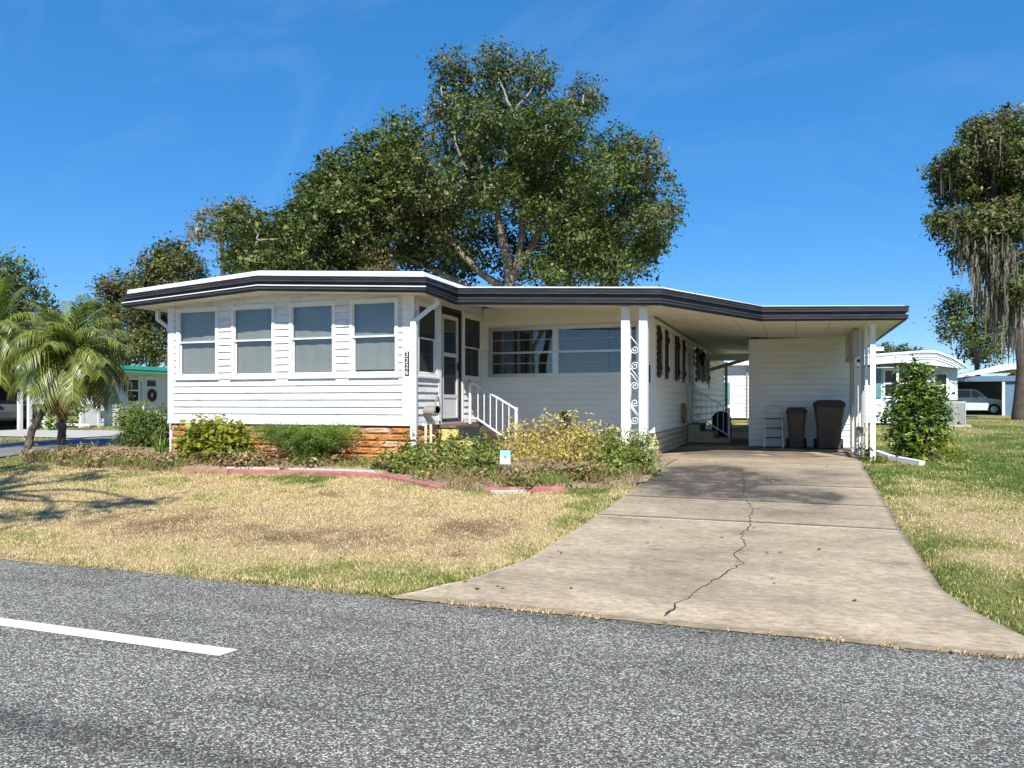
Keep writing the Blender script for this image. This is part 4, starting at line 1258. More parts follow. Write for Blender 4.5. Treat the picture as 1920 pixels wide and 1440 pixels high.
# ------------------------------------------------------------------ things under the carport
cs = thing('carport_steps', 'cream concrete steps with black treads at the carport side door', 'steps', (-1.95, 20.1, 0.53))
for k, (x0, x1, zt) in enumerate(((-2.43, -2.14, 1.005), (-2.14, -1.81, 0.84), (-1.81, -1.46, 0.685))):
    s = MB().box(x0, x1 - 0.004, 19.55 + 0.003 * k, 20.75, 0.50, zt).build('step', M['creamstep'], cs, bevel=0.006)
    MB().box(x0, x1 + 0.01, 19.57, 20.73, zt + 0.001, zt + 0.012).build('tread', M['bindark'], s)
    MB().box(x1 - 0.002, x1 + 0.009, 19.57, 20.73, zt - 0.15, zt + 0.001).build('riser', M['bindark'], s)
rl = thing('stair_railing', 'slim white railing on the carport steps', 'railing', (-1.95, 19.62, 0.53))
ry = 19.62
MB().box(-2.43, -2.38, ry - 0.025, ry + 0.025, 1.02, 2.05).build('post', M['rail'], rl)
MB().box(-1.475, -1.425, ry - 0.025, ry + 0.025, 0.52, 1.42).build('post', M['rail'], rl)
MB().bar((-2.40, ry, 1.95), (-1.45, ry, 1.385), 0.035, 0.03).build('top_rail', M['rail'], rl)
MB().bar((-2.40, ry, 1.31), (-1.45, ry, 0.74), 0.03, 0.03).build('bottom_rail', M['rail'], rl)
for k in range(6):
    x = -2.40 + 0.95 * (k + 1) / 7
    MB().box(x - 0.008, x + 0.008, ry - 0.008, ry + 0.008, 1.31 - (x + 2.4) * 0.6, 1.95 - (x + 2.4) * 0.5947).build('baluster', M['rail'], rl)
# dark round-topped chair behind the steps
ch = thing('patio_chair', 'black round backed patio chair behind the carport steps', 'chair', (-1.75, 21.4, 0.54))
ar = [(-2.02, 0.56)] + [(-1.77 + 0.25 * math.cos(t), 1.10 + 0.22 * math.sin(t)) for t in [math.pi - math.pi * i / 10 for i in range(11)]] + [(-1.52, 0.56)]
MB().loft([[(x, y, z) for x, z in ar] for y in (21.30, 21.36)]).build('backrest', M['bindark'], ch)
MB().box(-2.02, -1.52, 21.37, 21.85, 0.92, 0.98).build('seat', M['bindark'], ch)
for x in (-1.99, -1.58):
    MB().box(x, x + 0.04, 21.80, 21.84, 0.53, 0.92).build('leg', M['bindark'], ch)
# wall lantern and hanging hose on the long wall
lt = thing('wall_lantern', 'black scrolled wall lantern beside the carport door', 'lamp', (-2.44, 20.7, 2.5))
MB().box(-2.442, -2.41, 20.66, 20.78, 2.55, 2.95).build('back_plate', M['black'], lt)
b = MB()
b.tube([(-2.42, 20.72, 2.85), (-2.34, 20.72, 2.97), (-2.24, 20.72, 2.95), (-2.20, 20.72, 2.86)], 0.014, 6)
b.tube([(-2.42, 20.72, 2.62), (-2.36, 20.72, 2.56), (-2.30, 20.72, 2.62), (-2.33, 20.72, 2.68)], 0.012, 6)
b.build('bracket', M['black'], lt)
b = MB()
b.loft([[(-2.20 + r * math.cos(t), 20.72 + r * math.sin(t), z) for t in [math.pi / 6 + math.pi * i / 3 for i in range(6)]] for r, z in ((0.03, 2.52), (0.055, 2.55), (0.085, 2.76), (0.10, 2.77), (0.02, 2.87))])
b.build('lantern_body', M['black'], lt)
hs = thing('garden_hose', 'coiled tan garden hose hanging on the carport side wall', 'hose', (-2.40, 18.4, 1.3))
pts = []
for i in range(130):
    t = 2 * math.pi * i / 22
    rr = 0.15 + 0.02 * math.sin(i * 0.31)
    pts.append((-2.405 + 0.03 * math.sin(i * 0.37) + 0.014, 18.42 + rr * math.cos(t), 1.30 + (rr + 0.07) * math.sin(t) - 0.02 * math.sin(i * 0.11)))
MB().tube(pts, 0.013, 6).build('coil', M['hose'], hs, smooth=True)
MB().box(-2.440, -2.36, 18.37, 18.47, 1.40, 1.43).build('hook', M['black'], hs)

def rect_ring(cx, cy, w, d, z, ch=0.0):
    w, d = w / 2, d / 2
    if ch <= 0:
        return [(cx - w, cy - d, z), (cx + w, cy - d, z), (cx + w, cy + d, z), (cx - w, cy + d, z)]
    return [(cx - w + ch, cy - d, z), (cx + w - ch, cy - d, z), (cx + w, cy - d + ch, z), (cx + w, cy + d - ch, z), (cx + w - ch, cy + d, z), (cx - w + ch, cy + d, z), (cx - w, cy + d - ch, z), (cx - w, cy - d + ch, z)]
def cart(label, cx, cy, w, d, h, z0):
    t = thing('wheeled_bin', label, 'bin', (cx, cy, z0), 'wheeled bins in the carport')
    c = 0.05
    b = MB().loft([rect_ring(cx, cy + 0.03, w * 0.74, d * 0.66, z0 + 0.02, c), rect_ring(cx, cy + 0.02, w * 0.80, d * 0.76, z0 + h * 0.45, c), rect_ring(cx, cy + 0.01, w * 0.90, d * 0.88, z0 + h * 0.72, c), rect_ring(cx, cy, w * 0.95, d * 0.94, z0 + h * 0.84, c), rect_ring(cx, cy, w * 0.97, d * 0.97, z0 + h * 0.87, c)])
    b.build('body', M['bin'], t, bevel=0.012)
    b = MB().loft([rect_ring(cx, cy, w * 1.03, d * 1.02, z0 + h * 0.872, c), rect_ring(cx, cy - 0.005, w * 1.04, d * 1.05, z0 + h * 0.905, c), rect_ring(cx, cy, w * 0.98, d * 0.98, z0 + h * 0.955, c + 0.03), rect_ring(cx, cy, w * 0.70, d * 0.7, z0 + h, c)])
    lid = b.build('lid', M['binlid'], t, bevel=0.01)
    # apron under the lid, grip pocket and foot panel on the front
    fy = lambda k: cy + 0.02 - d * k / 2
    MB().loft([[(cx - w * 0.36, fy(.84) - 0.012, z0 + h * 0.80), (cx + w * 0.36, fy(.84) - 0.012, z0 + h * 0.80), (cx + w * 0.28, fy(.84) - 0.02, z0 + h * 0.74), (cx - w * 0.28, fy(.84) - 0.02, z0 + h * 0.74)],
               [(cx - w * 0.36, fy(.6), z0 + h * 0.80), (cx + w * 0.36, fy(.6), z0 + h * 0.80), (cx + w * 0.28, fy(.6), z0 + h * 0.74), (cx - w * 0.28, fy(.6), z0 + h * 0.74)]]).build('apron', M['binlid'], t)
    MB().box(cx - w * 0.13, cx + w * 0.13, fy(.80), fy(.5), z0 + h * 0.52, z0 + h * 0.58).build('grip_bar', M['bindark'], t)
    MB().box(cx - w * 0.15, cx + w * 0.15, fy(.76) - 0.004, fy(.5), z0 + h * 0.03, z0 + h * 0.45).build('front_panel', M['binlid'], t)
    mk = MB().add([(cx - w * 0.12, fy(.83) - 0.012, z0 + h * 0.665), (cx + w * 0.12, fy(.83) - 0.012, z0 + h * 0.665), (cx + w * 0.06, fy(.82) - 0.012, z0 + h * 0.635), (cx, fy(.82) - 0.012, z0 + h * 0.648), (cx - w * 0.06, fy(.82) - 0.012, z0 + h * 0.635)], [(0, 1, 2, 3, 4)])
    mk.build('printed_mark', M['binmark'], t)
    MB().tube([(cx - w * 0.40, cy + d * 0.52, z0 + h * 0.9), (cx + w * 0.40, cy + d * 0.52, z0 + h * 0.9)], 0.014, 8).build('handle', M['bindark'], t)
    for s in (-1, 1):
        x = cx + s * w * 0.43
        MB().loft([[(x + dx, cy + d * 0.36 + 0.11 * math.cos(a), z0 + 0.11 + 0.11 * math.sin(a)) for a in [2 * math.pi * i / 16 for i in range(16)]] for dx in (-0.03, 0.03)]).build('wheel', M['bindark'], t, bevel=0.008)
    return t
FLZ = 0.53
cart('tall wide brown wheeled bin, the larger one by the shed wall', 0.755, 17.9, 0.62, 0.66, 1.06, 0.548)
cart('narrow brown wheeled bin, the smaller one beside the step ladder', 0.10, 17.95, 0.42, 0.52, 0.90, 0.548)
ld = thing('step_ladder', 'folded aluminium step ladder with dark treads leaning on the shed wall', 'ladder', (-0.37, 18.1, 0.548))
for s in (-1, 1):
    MB().bar((-0.375 + s * 0.20, 17.98, 0.553), (-0.375 + s * 0.165, 18.2, 1.28), 0.022, 0.035, (0, 1, 0)).build('rail', M['alu'], ld)
    MB().bar((-0.375 + s * 0.19, 18.24, 0.553), (-0.375 + s * 0.165, 18.25, 1.20), 0.02, 0.02, (0, 1, 0)).build('rear_leg', M['alu'], ld)
MB().tube([(-0.54, 18.2, 1.27), (-0.53, 18.22, 1.42), (-0.49, 18.23, 1.49), (-0.26, 18.23, 1.49), (-0.22, 18.22, 1.42), (-0.21, 18.2, 1.27)], 0.012, 8).build('handle', M['alu'], ld)
for z in (0.76, 0.97, 1.18):
    y = 17.98 + (z - 0.55) * 0.30
    MB().box(-0.55, -0.20, y - 0.05, y + 0.09, z, z + 0.022).build('tread', M['bindark'], ld)

# ------------------------------------------------------------------ carport post and electric service on the right
cp = thing('carport_post', 'slim white carport corner post beside the tall shrub', 'post', (1.345, 14.9, 0.5))
MB().box(1.30, 1.39, 14.86, 14.95, 0.42, 2.955).build('shaft', M['trim'], cp, bevel=0.006)
MB().box(1.39, 1.52, 14.87, 14.93, 2.46, 2.53).build('bracket', M['trim'], cp)
for k, (x, y) in enumerate(((1.245, 16.05), (1.235, 17.3))):
    p = thing('carport_post', ('white post behind the carport corner post', 'rear white post next to the shed wall')[k], 'post', (x, y, 0.5))
    MB().box(x - 0.04, x + 0.04, y - 0.04, y + 0.04, 0.45, 2.955).build('shaft', M['trim'], p, bevel=0.006)
ub = thing('meter_box', 'grey electric meter cabinet hanging on posts under the carport edge', 'meter box', (1.24, 16.8, 2.3))
MB().box(1.10, 1.20, 15.95, 18.1, 2.42, 2.93).build('cabinet', M['greybox'], ub, bevel=0.01)
MB().box(1.093, 1.10, 16.1, 17.0, 2.48, 2.88).build('door', M['greybox'], ub)
MB().box(1.085, 1.093, 17.05, 17.95, 2.48, 2.88).build('door', M['alu'], ub)
for k, (y, x, z0, z1, r) in enumerate(((15.35, 1.28, 0.55, 2.96, 0.024), (15.62, 1.24, 0.5, 2.9, 0.03), (16.35, 1.18, 0.55, 2.42, 0.032), (16.75, 1.17, 1.5, 2.42, 0.03), (17.05, 1.18, 0.55, 2.42, 0.035), (17.75, 1.19, 0.55, 2.42, 0.03))):
    MB().tube([(x, y, z0), (x, y, z1)], r, 8).build('conduit', M['trim'] if k % 2 == 0 else M['greybox'], ub)
MB().loft([[(1.17 + 0.065 * math.cos(a), yy, 2.33 + 0.065 * math.sin(a)) for a in [2 * math.pi * i / 18 for i in range(18)]] for yy in (15.64, 15.78)]).build('meter_ring', M['white'], ub)
MB().loft([[(1.17 + 0.03 * math.cos(a), yy, 2.33 + 0.03 * math.sin(a)) for a in [2 * math.pi * i / 14 for i in range(14)]] for yy in (15.625, 15.64)]).build('meter_face', M['black'], ub)
MB().box(1.20, 1.26, 14.96, 16.6, 1.02, 1.10).build('cross_rail', M['greybox'], ub)
# downspout extension lying on the ground
de = thing('drain_extension', 'white downspout extension lying on the ground by the shrub', 'drain pipe', (1.6, 15.6, 0.55))
MB().bar((1.43, 15.15, 0.66), (1.62, 14.75, 0.60), 0.10, 0.075).build('elbow', M['trim'], de)
MB().bar((1.60, 14.80, 0.60), (2.02, 14.18, 0.55), 0.11, 0.08).build('spout', M['trim'], de)
MB().bar((1.70, 14.64, 0.65), (1.71, 14.62, 0.50), 0.03, 0.13, (0, 1, 0)).build('strap', M['bindark'], de)

# ------------------------------------------------------------------ planted bed and its painted kerb
bx = np.arange(-14.3, -1.85, 0.12)
ts = np.array([0.0, 0.02, 0.12, 0.3, 0.6, 1.0])
BV, BF = [], []
back = np.where(bx < -11.2, 13.2, np.where(bx < -5.95, 11.62, np.where(bx < -2.4, 14.66, 14.1)))
for i, x in enumerate(bx):
    y0 = float(bed_edge(x)) + 0.02
    for t in ts:
        y = y0 + (back[i] - y0) * t
        z = float(G(y)) + 0.02 + 0.10 * min(1, t * 5) + (float(fbm(np.array([x * 3]), np.array([y * 3]), 71)[0]) - 0.5) * 0.06 * (t > 0)
        if t == 0: z -= 0.12
        if x > -2.15 and y > 10.6: z = float(G(y)) + 0.03
        BV.append((x, y, z))
w = len(ts)
for i in range(len(bx) - 1):
    for k in range(w - 1):
        BF.append((i * w + k, (i + 1) * w + k, (i + 1) * w + k + 1, i * w + k + 1))
struct(mesh_obj('planting_bed', BV, BF, M['soil'], None, True))
kb = thing('garden_kerb', 'worn red painted concrete kerb edging the planted bed', 'kerb', (-6.5, 10.6, 0.38))
def kerb(x0, x1, wd, ht, mat, name, dy=0.0, dz=0.0):
    b = MB()
    rings = []
    for x in np.linspace(x0, x1, max(3, int((x1 - x0) / 0.12))):
        y = float(bed_edge(x)) + dy; e = float(bed_edge(x + 0.02)) - float(bed_edge(x - 0.02))
        l = math.hypot(0.04, e); nx_, ny_ = -e / l, 0.04 / l
        z = float(G(y)) + dz + random.uniform(-0.006, 0.006)
        a = wd / 2 * random.uniform(0.92, 1.06)
        rings.append([(x - nx_ * a, y - ny_ * a, z - 0.08), (x - nx_ * a, y - ny_ * a, z + ht * 0.8), (x - nx_ * a * .7, y - ny_ * a * .7, z + ht), (x + nx_ * a * .7, y + ny_ * a * .7, z + ht), (x + nx_ * a, y + ny_ * a, z + ht * 0.8), (x + nx_ * a, y + ny_ * a, z - 0.08)])
    return b.loft(rings).build(name, mat, kb)
xk = [-9.75, -8.85, -7.95, -7.05, -6.2, -5.65, -5.15, -4.6]
for a, c in zip(xk[:-1], xk[1:]):
    kerb(a + 0.006, c - 0.006, 0.18, 0.062, M['curb'], 'kerb_block')
for a, c in ((-3.95, -3.45), (-3.44, -2.95)):
    kerb(a, c, 0.24, 0.06, M['curb'], 'kerb_block')
for a, c in zip((-9.0, -8.0, -7.0), (-8.01, -7.01, -6.2)):
    kerb(a, c, 0.055, 0.09, M['curbtop'], 'kerb_cap', 0.115)
kerb(-3.85, -3.4, 0.045, 0.035, M['curbtop'], 'kerb_cap', -0.14)
MB().box(-3.45, -3.15, 10.33, 10.46, 0.36, 0.43).build('broken_edge', M['bindark'], kb, bevel=0.02)
# yard sign, stakes, path light
ys = thing('yard_sign', 'small blue and white security yard sign among the bed plants', 'sign', (-3.91, 10.45, 0.38))
MB().box(-3.92, -3.90, 10.466, 10.48, 0.30, 0.80).build('stake', M['alu'], ys)
MB().box(-3.99, -3.83, 10.45, 10.465, 0.655, 0.755).build('panel', M['white'], ys)
MB().box(-3.99, -3.83, 10.45, 10.465, 0.756, 0.855).build('panel', M['signblue'], ys)
MB().add([(-3.925, 10.447, 0.75), (-3.90, 10.447, 0.73), (-3.895, 10.447, 0.77), (-3.91, 10.447, 0.785)], [(0, 1, 2, 3)]).build('printed_mark', M['teal'], ys)
pl_ = thing('path_light', 'short black stake light behind the red kerb', 'path light', (-8.62, 10.82, 0.42))
MB().box(-8.66, -8.59, 10.80, 10.87, 0.40, 0.62).build('stem', M['black'], pl_, bevel=0.01)
MB().box(-8.675, -8.575, 10.785, 10.885, 0.62, 0.655).build('cap', M['black'], pl_, bevel=0.01)
wk = thing('marker_stake', 'short white marker stake in front of the feathery fern', 'stake', (-7.35, 10.98, 0.42))
MB().box(-7.375, -7.33, 10.96, 11.0, 0.40, 0.555).build('peg', M['white'], wk)
MB().box(-7.385, -7.32, 10.95, 11.01, 0.555, 0.575).build('cap', M['white'], wk)
bl = thing('path_light', 'black post light on the grass in front of the side street', 'path light', (-12.72, 11.0, 0.42))
MB().box(-12.76, -12.68, 10.96, 11.04, 0.38, 0.60).build('stem', M['black'], bl, bevel=0.01)
MB().box(-12.78, -12.66, 10.94, 11.06, 0.60, 0.64).build('cap', M['black'], bl, bevel=0.01)
# ------------------------------------------------------------------ trees: crown clumps (x, y, z, radius) and limbs
OAK = [(-15.42,33.74,17.6,0.92),(-13.72,35.38,18.15,1.11),(-11.99,36.46,17.93,0.96),(-9.96,38.45,17.2,1.04),(-15.2,34.82,16.56,1.26),(-13.47,37.0,16.86,1.7),(-9.13,30.98,13.41,1.16),(-15.13,32.51,15.2,0.84),(-15.85,36.32,14.87,1.59),(-12.96,34.86,13.56,1.94),(-11.11,37.68,13.94,1.91),(-7.6,32.25,11.26,1.26),(-7.79,35.21,13.59,0.84),(-6.3,33.86,12.28,0.99),(-8.4,35.63,10.76,1.46),(-6.54,36.56,11.33,1.4),(-5.16,32.29,9.24,0.76),(-6.58,33.5,8.93,1.17),(-5.79,34.33,8.56,0.57),(-10.88,37.89,11.79,1.64),(-9.18,37.23,9.1,1.38),(-7.25,32.77,7.44,0.97),(-18.13,34.24,14.34,1.33),(-16.83,29.11,12.24,1.03),(-20.11,31.99,12.32,1.28),(-16.03,29.3,10.84,1.51),(-14.29,28.87,10.89,1.22),(-16.64,35.42,11.16,1.08),(-16.9,29.68,9.27,1.54),(-18.58,29.13,9.51,1.41),(-23.2,33.97,12.9,0.55),(-23.51,32.92,10.35,1.35),(-19.8,29.31,8.1,1.14),(-25.49,32.96,10.1,1.32),(-24.62,29.68,10.0,0.91),(-19.64,32.68,8.44,1.25),(-22.26,27.7,7.74,0.93),(-24.35,33.2,8.69,1.1),(-17.24,33.66,8.98,0.89),(-15.53,36.63,12.72,1.32),(-12.37,37.16,12.02,1.3),(-9.52,33.13,8.36,0.96),(-10.79,33.2,11.85,1.45),(-12.7,30.84,13.7,1.16),(-10.48,31.48,13.18,1.38),(-11.76,30.33,10.47,0.9),(-9.07,33.32,9.32,1.0),(-14.52,33.9,8.58,0.56),(-9.28,30.7,6.78,0.67),(-17.68,33.39,10.78,1.3),(-17.98,30.39,11.07,1.2),(-19.67,29.53,10.77,0.96)]
OAKB = [(-16.43,37.65,9.66,1.71),(-15.19,39.17,10.74,2.04),(-12.72,40.07,10.45,2.04),(-10.53,40.86,11.32,2.04),(-8.14,40.67,9.38,1.42),(-18.3,36.97,10.52,1.42),(-14.15,40.61,9.16,1.79),(-17.38,38.37,8.4,1.17),(-11.08,40.66,8.7,1.46)]
LIMB = [[(-12.43,33.79,1.43),(-12.38,33.8,5.42),(-12.43,33.79,7.42),(-12.66,33.7,8.93),(-13.02,33.57,10.68),(-13.61,33.36,12.43),(-13.96,33.23,14.43)],[(-12.38,33.8,7.17),(-11.96,33.96,8.68),(-11.84,34.0,9.93),(-11.26,34.21,11.05),(-11.14,34.26,12.93),(-12.31,33.83,15.18)],[(-12.27,33.85,7.42),(-11.72,34.04,8.43),(-10.9,34.34,9.8),(-9.96,34.68,10.68),(-8.55,35.2,11.93),(-6.91,35.8,12.68)],[(-12.43,33.79,6.8),(-13.72,33.32,7.67),(-14.66,32.97,8.68),(-15.72,32.59,9.8),(-17.01,32.12,10.93),(-18.66,31.52,11.68)],[(-10.9,34.34,9.8),(-9.73,34.77,10.18),(-8.32,35.28,9.93),(-6.67,35.88,9.93)],[(-12.43,33.79,5.42),(-14.19,33.15,6.92),(-16.07,32.46,7.92),(-18.42,31.61,8.93),(-20.77,30.75,9.18),(-23.59,29.73,9.18)],[(-13.02,33.57,10.68),(-14.19,33.15,12.18),(-15.13,32.8,14.93)],[(-11.26,34.21,11.05),(-10.2,34.6,13.18),(-9.26,34.94,15.43)]]
GREYL = [(-29.68,33.84,11.46,0.99),(-29.63,32.78,10.51,0.74),(-27.82,32.92,11.52,0.96),(-27.5,33.56,11.64,0.85)]
LT = [(-35.41,37.15,10.53,1.18),(-33.83,34.28,9.3,1.09),(-35.8,38.45,9.78,1.21),(-34.41,33.89,8.37,1.03),(-39.13,36.04,8.61,1.12),(-38.43,36.8,8.01,1.33),(-33.4,34.23,7.76,1.36),(-39.75,36.02,7.32,0.86),(-37.1,34.74,6.12,1.42),(-36.15,36.21,6.22,1.45),(-34.78,33.68,4.72,1.21),(-33.79,34.24,4.43,1.03),(-36.48,33.98,4.48,1.05),(-36.67,38.03,7.08,1.01)]
LE = [(-46.01,34.85,9.8,1.14),(-49.33,36.62,9.56,1.42),(-48.63,37.79,9.15,1.01),(-51.59,36.78,10.07,1.81),(-47.03,35.26,7.87,1.54),(-45.47,35.89,7.54,0.96),(-49.85,35.2,7.64,1.74),(-46.41,37.78,7.44,0.78),(-44.65,34.87,6.05,1.33),(-49.63,36.47,5.64,1.78),(-45.83,38.11,6.38,1.22)]
RT = [(11.34,48.61,16.64,1.04),(9.0,43.38,14.77,0.99),(9.39,48.36,16.51,0.65),(7.58,43.15,13.54,0.79),(7.31,44.38,13.39,0.65),(9.42,46.59,14.36,1.24),(11.15,48.85,14.85,1.46),(7.83,44.56,12.57,0.93),(10.06,48.48,13.4,1.29),(11.18,46.88,12.86,1.26),(7.03,44.13,10.91,0.54),(7.8,44.43,10.64,0.87),(8.91,44.1,10.48,1.2),(10.04,43.98,10.63,1.16),(11.38,44.84,13.63,1.59),(12.45,48.1,11.64,1.71),(9.17,48.55,9.96,0.77),(9.4,44.19,8.87,0.8),(10.24,43.89,7.18,0.79),(10.96,49.15,7.3,0.83),(12.21,47.19,8.66,1.39),(12.92,46.77,12.67,1.65),(12.01,45.54,15.12,1.34)]
RB = [(11.62,64.22,9.18,1.02),(11.06,65.01,8.12,1.03),(12.6,63.99,8.33,1.32),(11.12,63.31,6.77,1.08),(12.59,62.29,6.63,1.51),(12.64,65.97,5.75,1.04),(13.63,62.57,5.87,1.13),(14.46,64.83,7.58,1.32),(13.69,66.02,4.93,0.96)]
FAR = [(9.01,86.84,7.0,0.71),(10.87,90.08,6.89,0.9),(12.32,91.53,6.78,0.68),(12.92,90.39,6.42,0.56),(8.52,89.46,6.62,0.68)]
def unit(v):
    return v / np.maximum(np.linalg.norm(v, axis=1, keepdims=True), 1e-9)

def leaf_quads(P, Nn, length, width, droop=0.0):
    """rhombic leaves at P with normals Nn"""
    n = len(P)
    t = unit(np.cross(Nn, RNG.normal(size=(n, 3))))
    t[:, 2] -= droop
    t = unit(t)
    b = unit(np.cross(Nn, t))
    L = (length / 2)[:, None]; W = (width / 2)[:, None]
    v = np.stack([P - t * L, P - b * W + t * L * 0.1, P + t * L, P + b * W + t * L * 0.1], 1).reshape(-1, 3)
    f = np.arange(n * 4).reshape(n, 4)
    return v, f

def clumps(lobes, per_r2, leaves, sigma, squash=0.85, fill=0.35):
    """points and outward directions of leaves gathered in small sprays through each lobe's volume"""
    PP, NN, TT = [], [], []
    for (x, y, z, r) in lobes:
        k = max(4, int(per_r2 * r * r))
        d = unit(RNG.normal(size=(k, 3)))
        rad = r * np.where(RNG.uniform(size=k) < fill, RNG.uniform(0.25, 0.8, k), RNG.uniform(0.75, 1.15, k))
        c = np.array([x, y, z]) + d * rad[:, None] * np.array([1, 1, squash])
        m = RNG.integers(int(leaves * 0.5), int(leaves * 1.5) + 1, k)
        ci = np.repeat(np.arange(k), m)
        s = sigma * RNG.uniform(0.6, 1.35, k)[ci]
        p = c[ci] + RNG.normal(size=(len(ci), 3)) * s[:, None] * np.array([1, 1, 0.75])
        ct = RNG.normal(0.45, 0.2, k)[ci]
        PP.append(p); NN.append(d[ci]); TT.append(ct)
    return np.concatenate(PP), np.concatenate(NN), np.concatenate(TT)

def foliage(name, mat, parent, lobes, per_r2, leaves, sigma, ln, up=0.55, jitter=0.55, aspect=0.5, droop=0.0, squash=0.85, fill=0.35):
    P, D, T = clumps(lobes, per_r2, leaves, sigma, squash, fill)
    n = len(P)
    Nn = unit(D * 0.6 + RNG.normal(size=(n, 3)) * jitter + np.array([0, 0, up]))
    L = ln * np.exp(RNG.normal(0, 0.32, n))
    v, f = leaf_quads(P, Nn, L, L * aspect * RNG.uniform(0.75, 1.25, n), droop)
    t = np.clip(T + RNG.normal(0, 0.17, n), 0, 1)
    return stuff(np_obj(name, v, f, mat, parent, {'tint': np.repeat(t, 4)}))

def strands(name, mat, parent, P, length, width, segs=4, sway=0.1):
    """hanging moss: narrow tapering ribbons, two crossed per strand"""
    n = len(P)
    V, Fc = [], []
    base = 0
    for turn in (0, 1):
        a = RNG.uniform(0, np.pi, n) if turn == 0 else a + np.pi / 2
        rows = []
        off = np.zeros((n, 2))
        for k in range(segs + 1):
            t = k / segs
            w = width * (0.55 + 0.9 * math.sin(math.pi * min(t * 0.8 + 0.15, 1))) * (1 - t ** 3 * 0.95) / 2
            z = P[:, 2] - length * t
            jx = off + RNG.normal(size=(n, 2)) * sway * 0.12 * (k > 0)
            rows.append((np.stack([P[:, 0] + jx[:, 0] - np.cos(a) * w, P[:, 1] + jx[:, 1] - np.sin(a) * w, z], 1), np.stack([P[:, 0] + jx[:, 0] + np.cos(a) * w, P[:, 1] + jx[:, 1] + np.sin(a) * w, z], 1)))
        v = np.stack([r for pair in rows for r in pair], 1)
        m_ = v.shape[1]
        V.append(v.reshape(-1, 3))
        i = np.arange(n)[:, None] * m_ + base
        for k in range(segs):
            Fc.append(i + np.array([[2 * k, 2 * k + 1, 2 * k + 3, 2 * k + 2]]))
        base += n * m_
    tn = np.tile(np.repeat(RNG.uniform(0, 1, n), 2 * (segs + 1)), 2)
    return stuff(np_obj(name, np.concatenate(V), np.concatenate(Fc), mat, parent, {'tint': tn}))

def limb(b, pts, r0, r1, n=9, wob=0.0):
    pts = [Vector(p) for p in pts]
    fine = []
    for i in range(len(pts) - 1):
        p0, p1, p2, p3 = pts[max(i - 1, 0)], pts[i], pts[i + 1], pts[min(i + 2, len(pts) - 1)]
        for k in range(4):
            t = k / 4
            fine.append(0.5 * ((2 * p1) + (p2 - p0) * t + (2 * p0 - 5 * p1 + 4 * p2 - p3) * t * t + (3 * p1 - p0 - 3 * p2 + p3) * t ** 3))
    fine.append(pts[-1])
    fine = [p + Vector((random.uniform(-wob, wob), random.uniform(-wob, wob), 0)) for p in fine]
    k = len(fine) - 1
    b.tube(fine, [r0 + (r1 - r0) * (i / k) ** 0.8 for i in range(k + 1)], n)
    return fine

def twigs(b, lobes, nodes, r=0.05):
    for (x, y, z, rad) in lobes:
        c = Vector((x, y, z))
        nd = min(nodes, key=lambda p: (p - c).length + max(0, p.z - z) * 0.6)
        mid = (nd + c) / 2 + Vector((random.uniform(-.4, .4), random.uniform(-.4, .4), random.uniform(0, .5)))
        limb(b, [nd, mid, c], r * 1.6, r * 0.5, 6, 0.04)
        for _ in range(5):
            d = Vector((random.gauss(0, 1), random.gauss(0, 1), random.gauss(0.4, 0.8))).normalized() * rad * 0.95
            b.tube([c, c + d * 0.5 + Vector((0, 0, 0.08)), c + d], [r * 0.6, r * 0.4, r * 0.15], 5)

# --- the big live oak behind the home
oak = thing('live_oak', 'huge spreading live oak with pale limbs rising behind the home', 'tree', (-12.43, 33.79, 0.6))
b = MB()
nodes = []
rad = [(0.40, 0.09), (0.24, 0.07), (0.22, 0.06), (0.20, 0.06), (0.12, 0.05), (0.18, 0.05), (0.09, 0.04), (0.10, 0.04)]
LIMB[0][0] = (-12.43, 33.79, 0.3)
for l, (r0, r1) in zip(LIMB, rad):
    nodes += limb(b, l, r0, r1, 10, 0.05)[2:]
twigs(b, OAK, nodes, 0.04)
b.build('trunk', M['bark'], oak, smooth=True)
top = [l for l in OAK if l[2] > 14.2]
low = [l for l in OAK if l[2] <= 14.2]
low = [(x, y, z, r * 1.12) for x, y, z, r in low]
left_ = [l for l in low if l[0] < -16]
foliage('crown', L_OAK, oak, [l for l in low if l[0] >= -16], 62, 27, 0.19, 0.155, fill=0.25)
foliage('crown', L_OAK, oak, left_ + [(-21.5, 31.0, 9.6, 1.6), (-20.5, 31.0, 8.2, 1.5), (-22.8, 31.5, 8.6, 1.5), (-24.6, 31.5, 9.4, 1.4), (-25.6, 31.8, 8.2, 1.3), (-23.8, 31.0, 7.4, 1.2), (-18.8, 31.0, 10.4, 1.5), (-17.6, 31.5, 12.2, 1.4), (-21.2, 31.2, 11.2, 1.2), (-19.2, 30.8, 7.6, 1.3), (-22.0, 31.5, 10.6, 1.1), (-26.4, 32.2, 9.4, 1.0), (-19.6, 30.5, 12.4, 0.9), (-16.2, 30.4, 13.6, 0.9)], 70, 27, 0.19, 0.155, fill=0.25)
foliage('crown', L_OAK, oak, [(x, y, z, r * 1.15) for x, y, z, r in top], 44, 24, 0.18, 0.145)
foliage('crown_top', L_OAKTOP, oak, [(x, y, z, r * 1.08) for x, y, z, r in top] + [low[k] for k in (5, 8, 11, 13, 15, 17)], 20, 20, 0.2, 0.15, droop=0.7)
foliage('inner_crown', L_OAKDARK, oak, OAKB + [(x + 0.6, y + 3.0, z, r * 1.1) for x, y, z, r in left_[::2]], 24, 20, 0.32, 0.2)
P, D, T = clumps(OAK, 3.2, 1, 0.1)
k = RNG.uniform(size=len(P)) < 0.8
strands('moss', L_MOSS, oak, P[k], RNG.uniform(0.25, 0.85, k.sum()), RNG.uniform(0.04, 0.10, k.sum()))
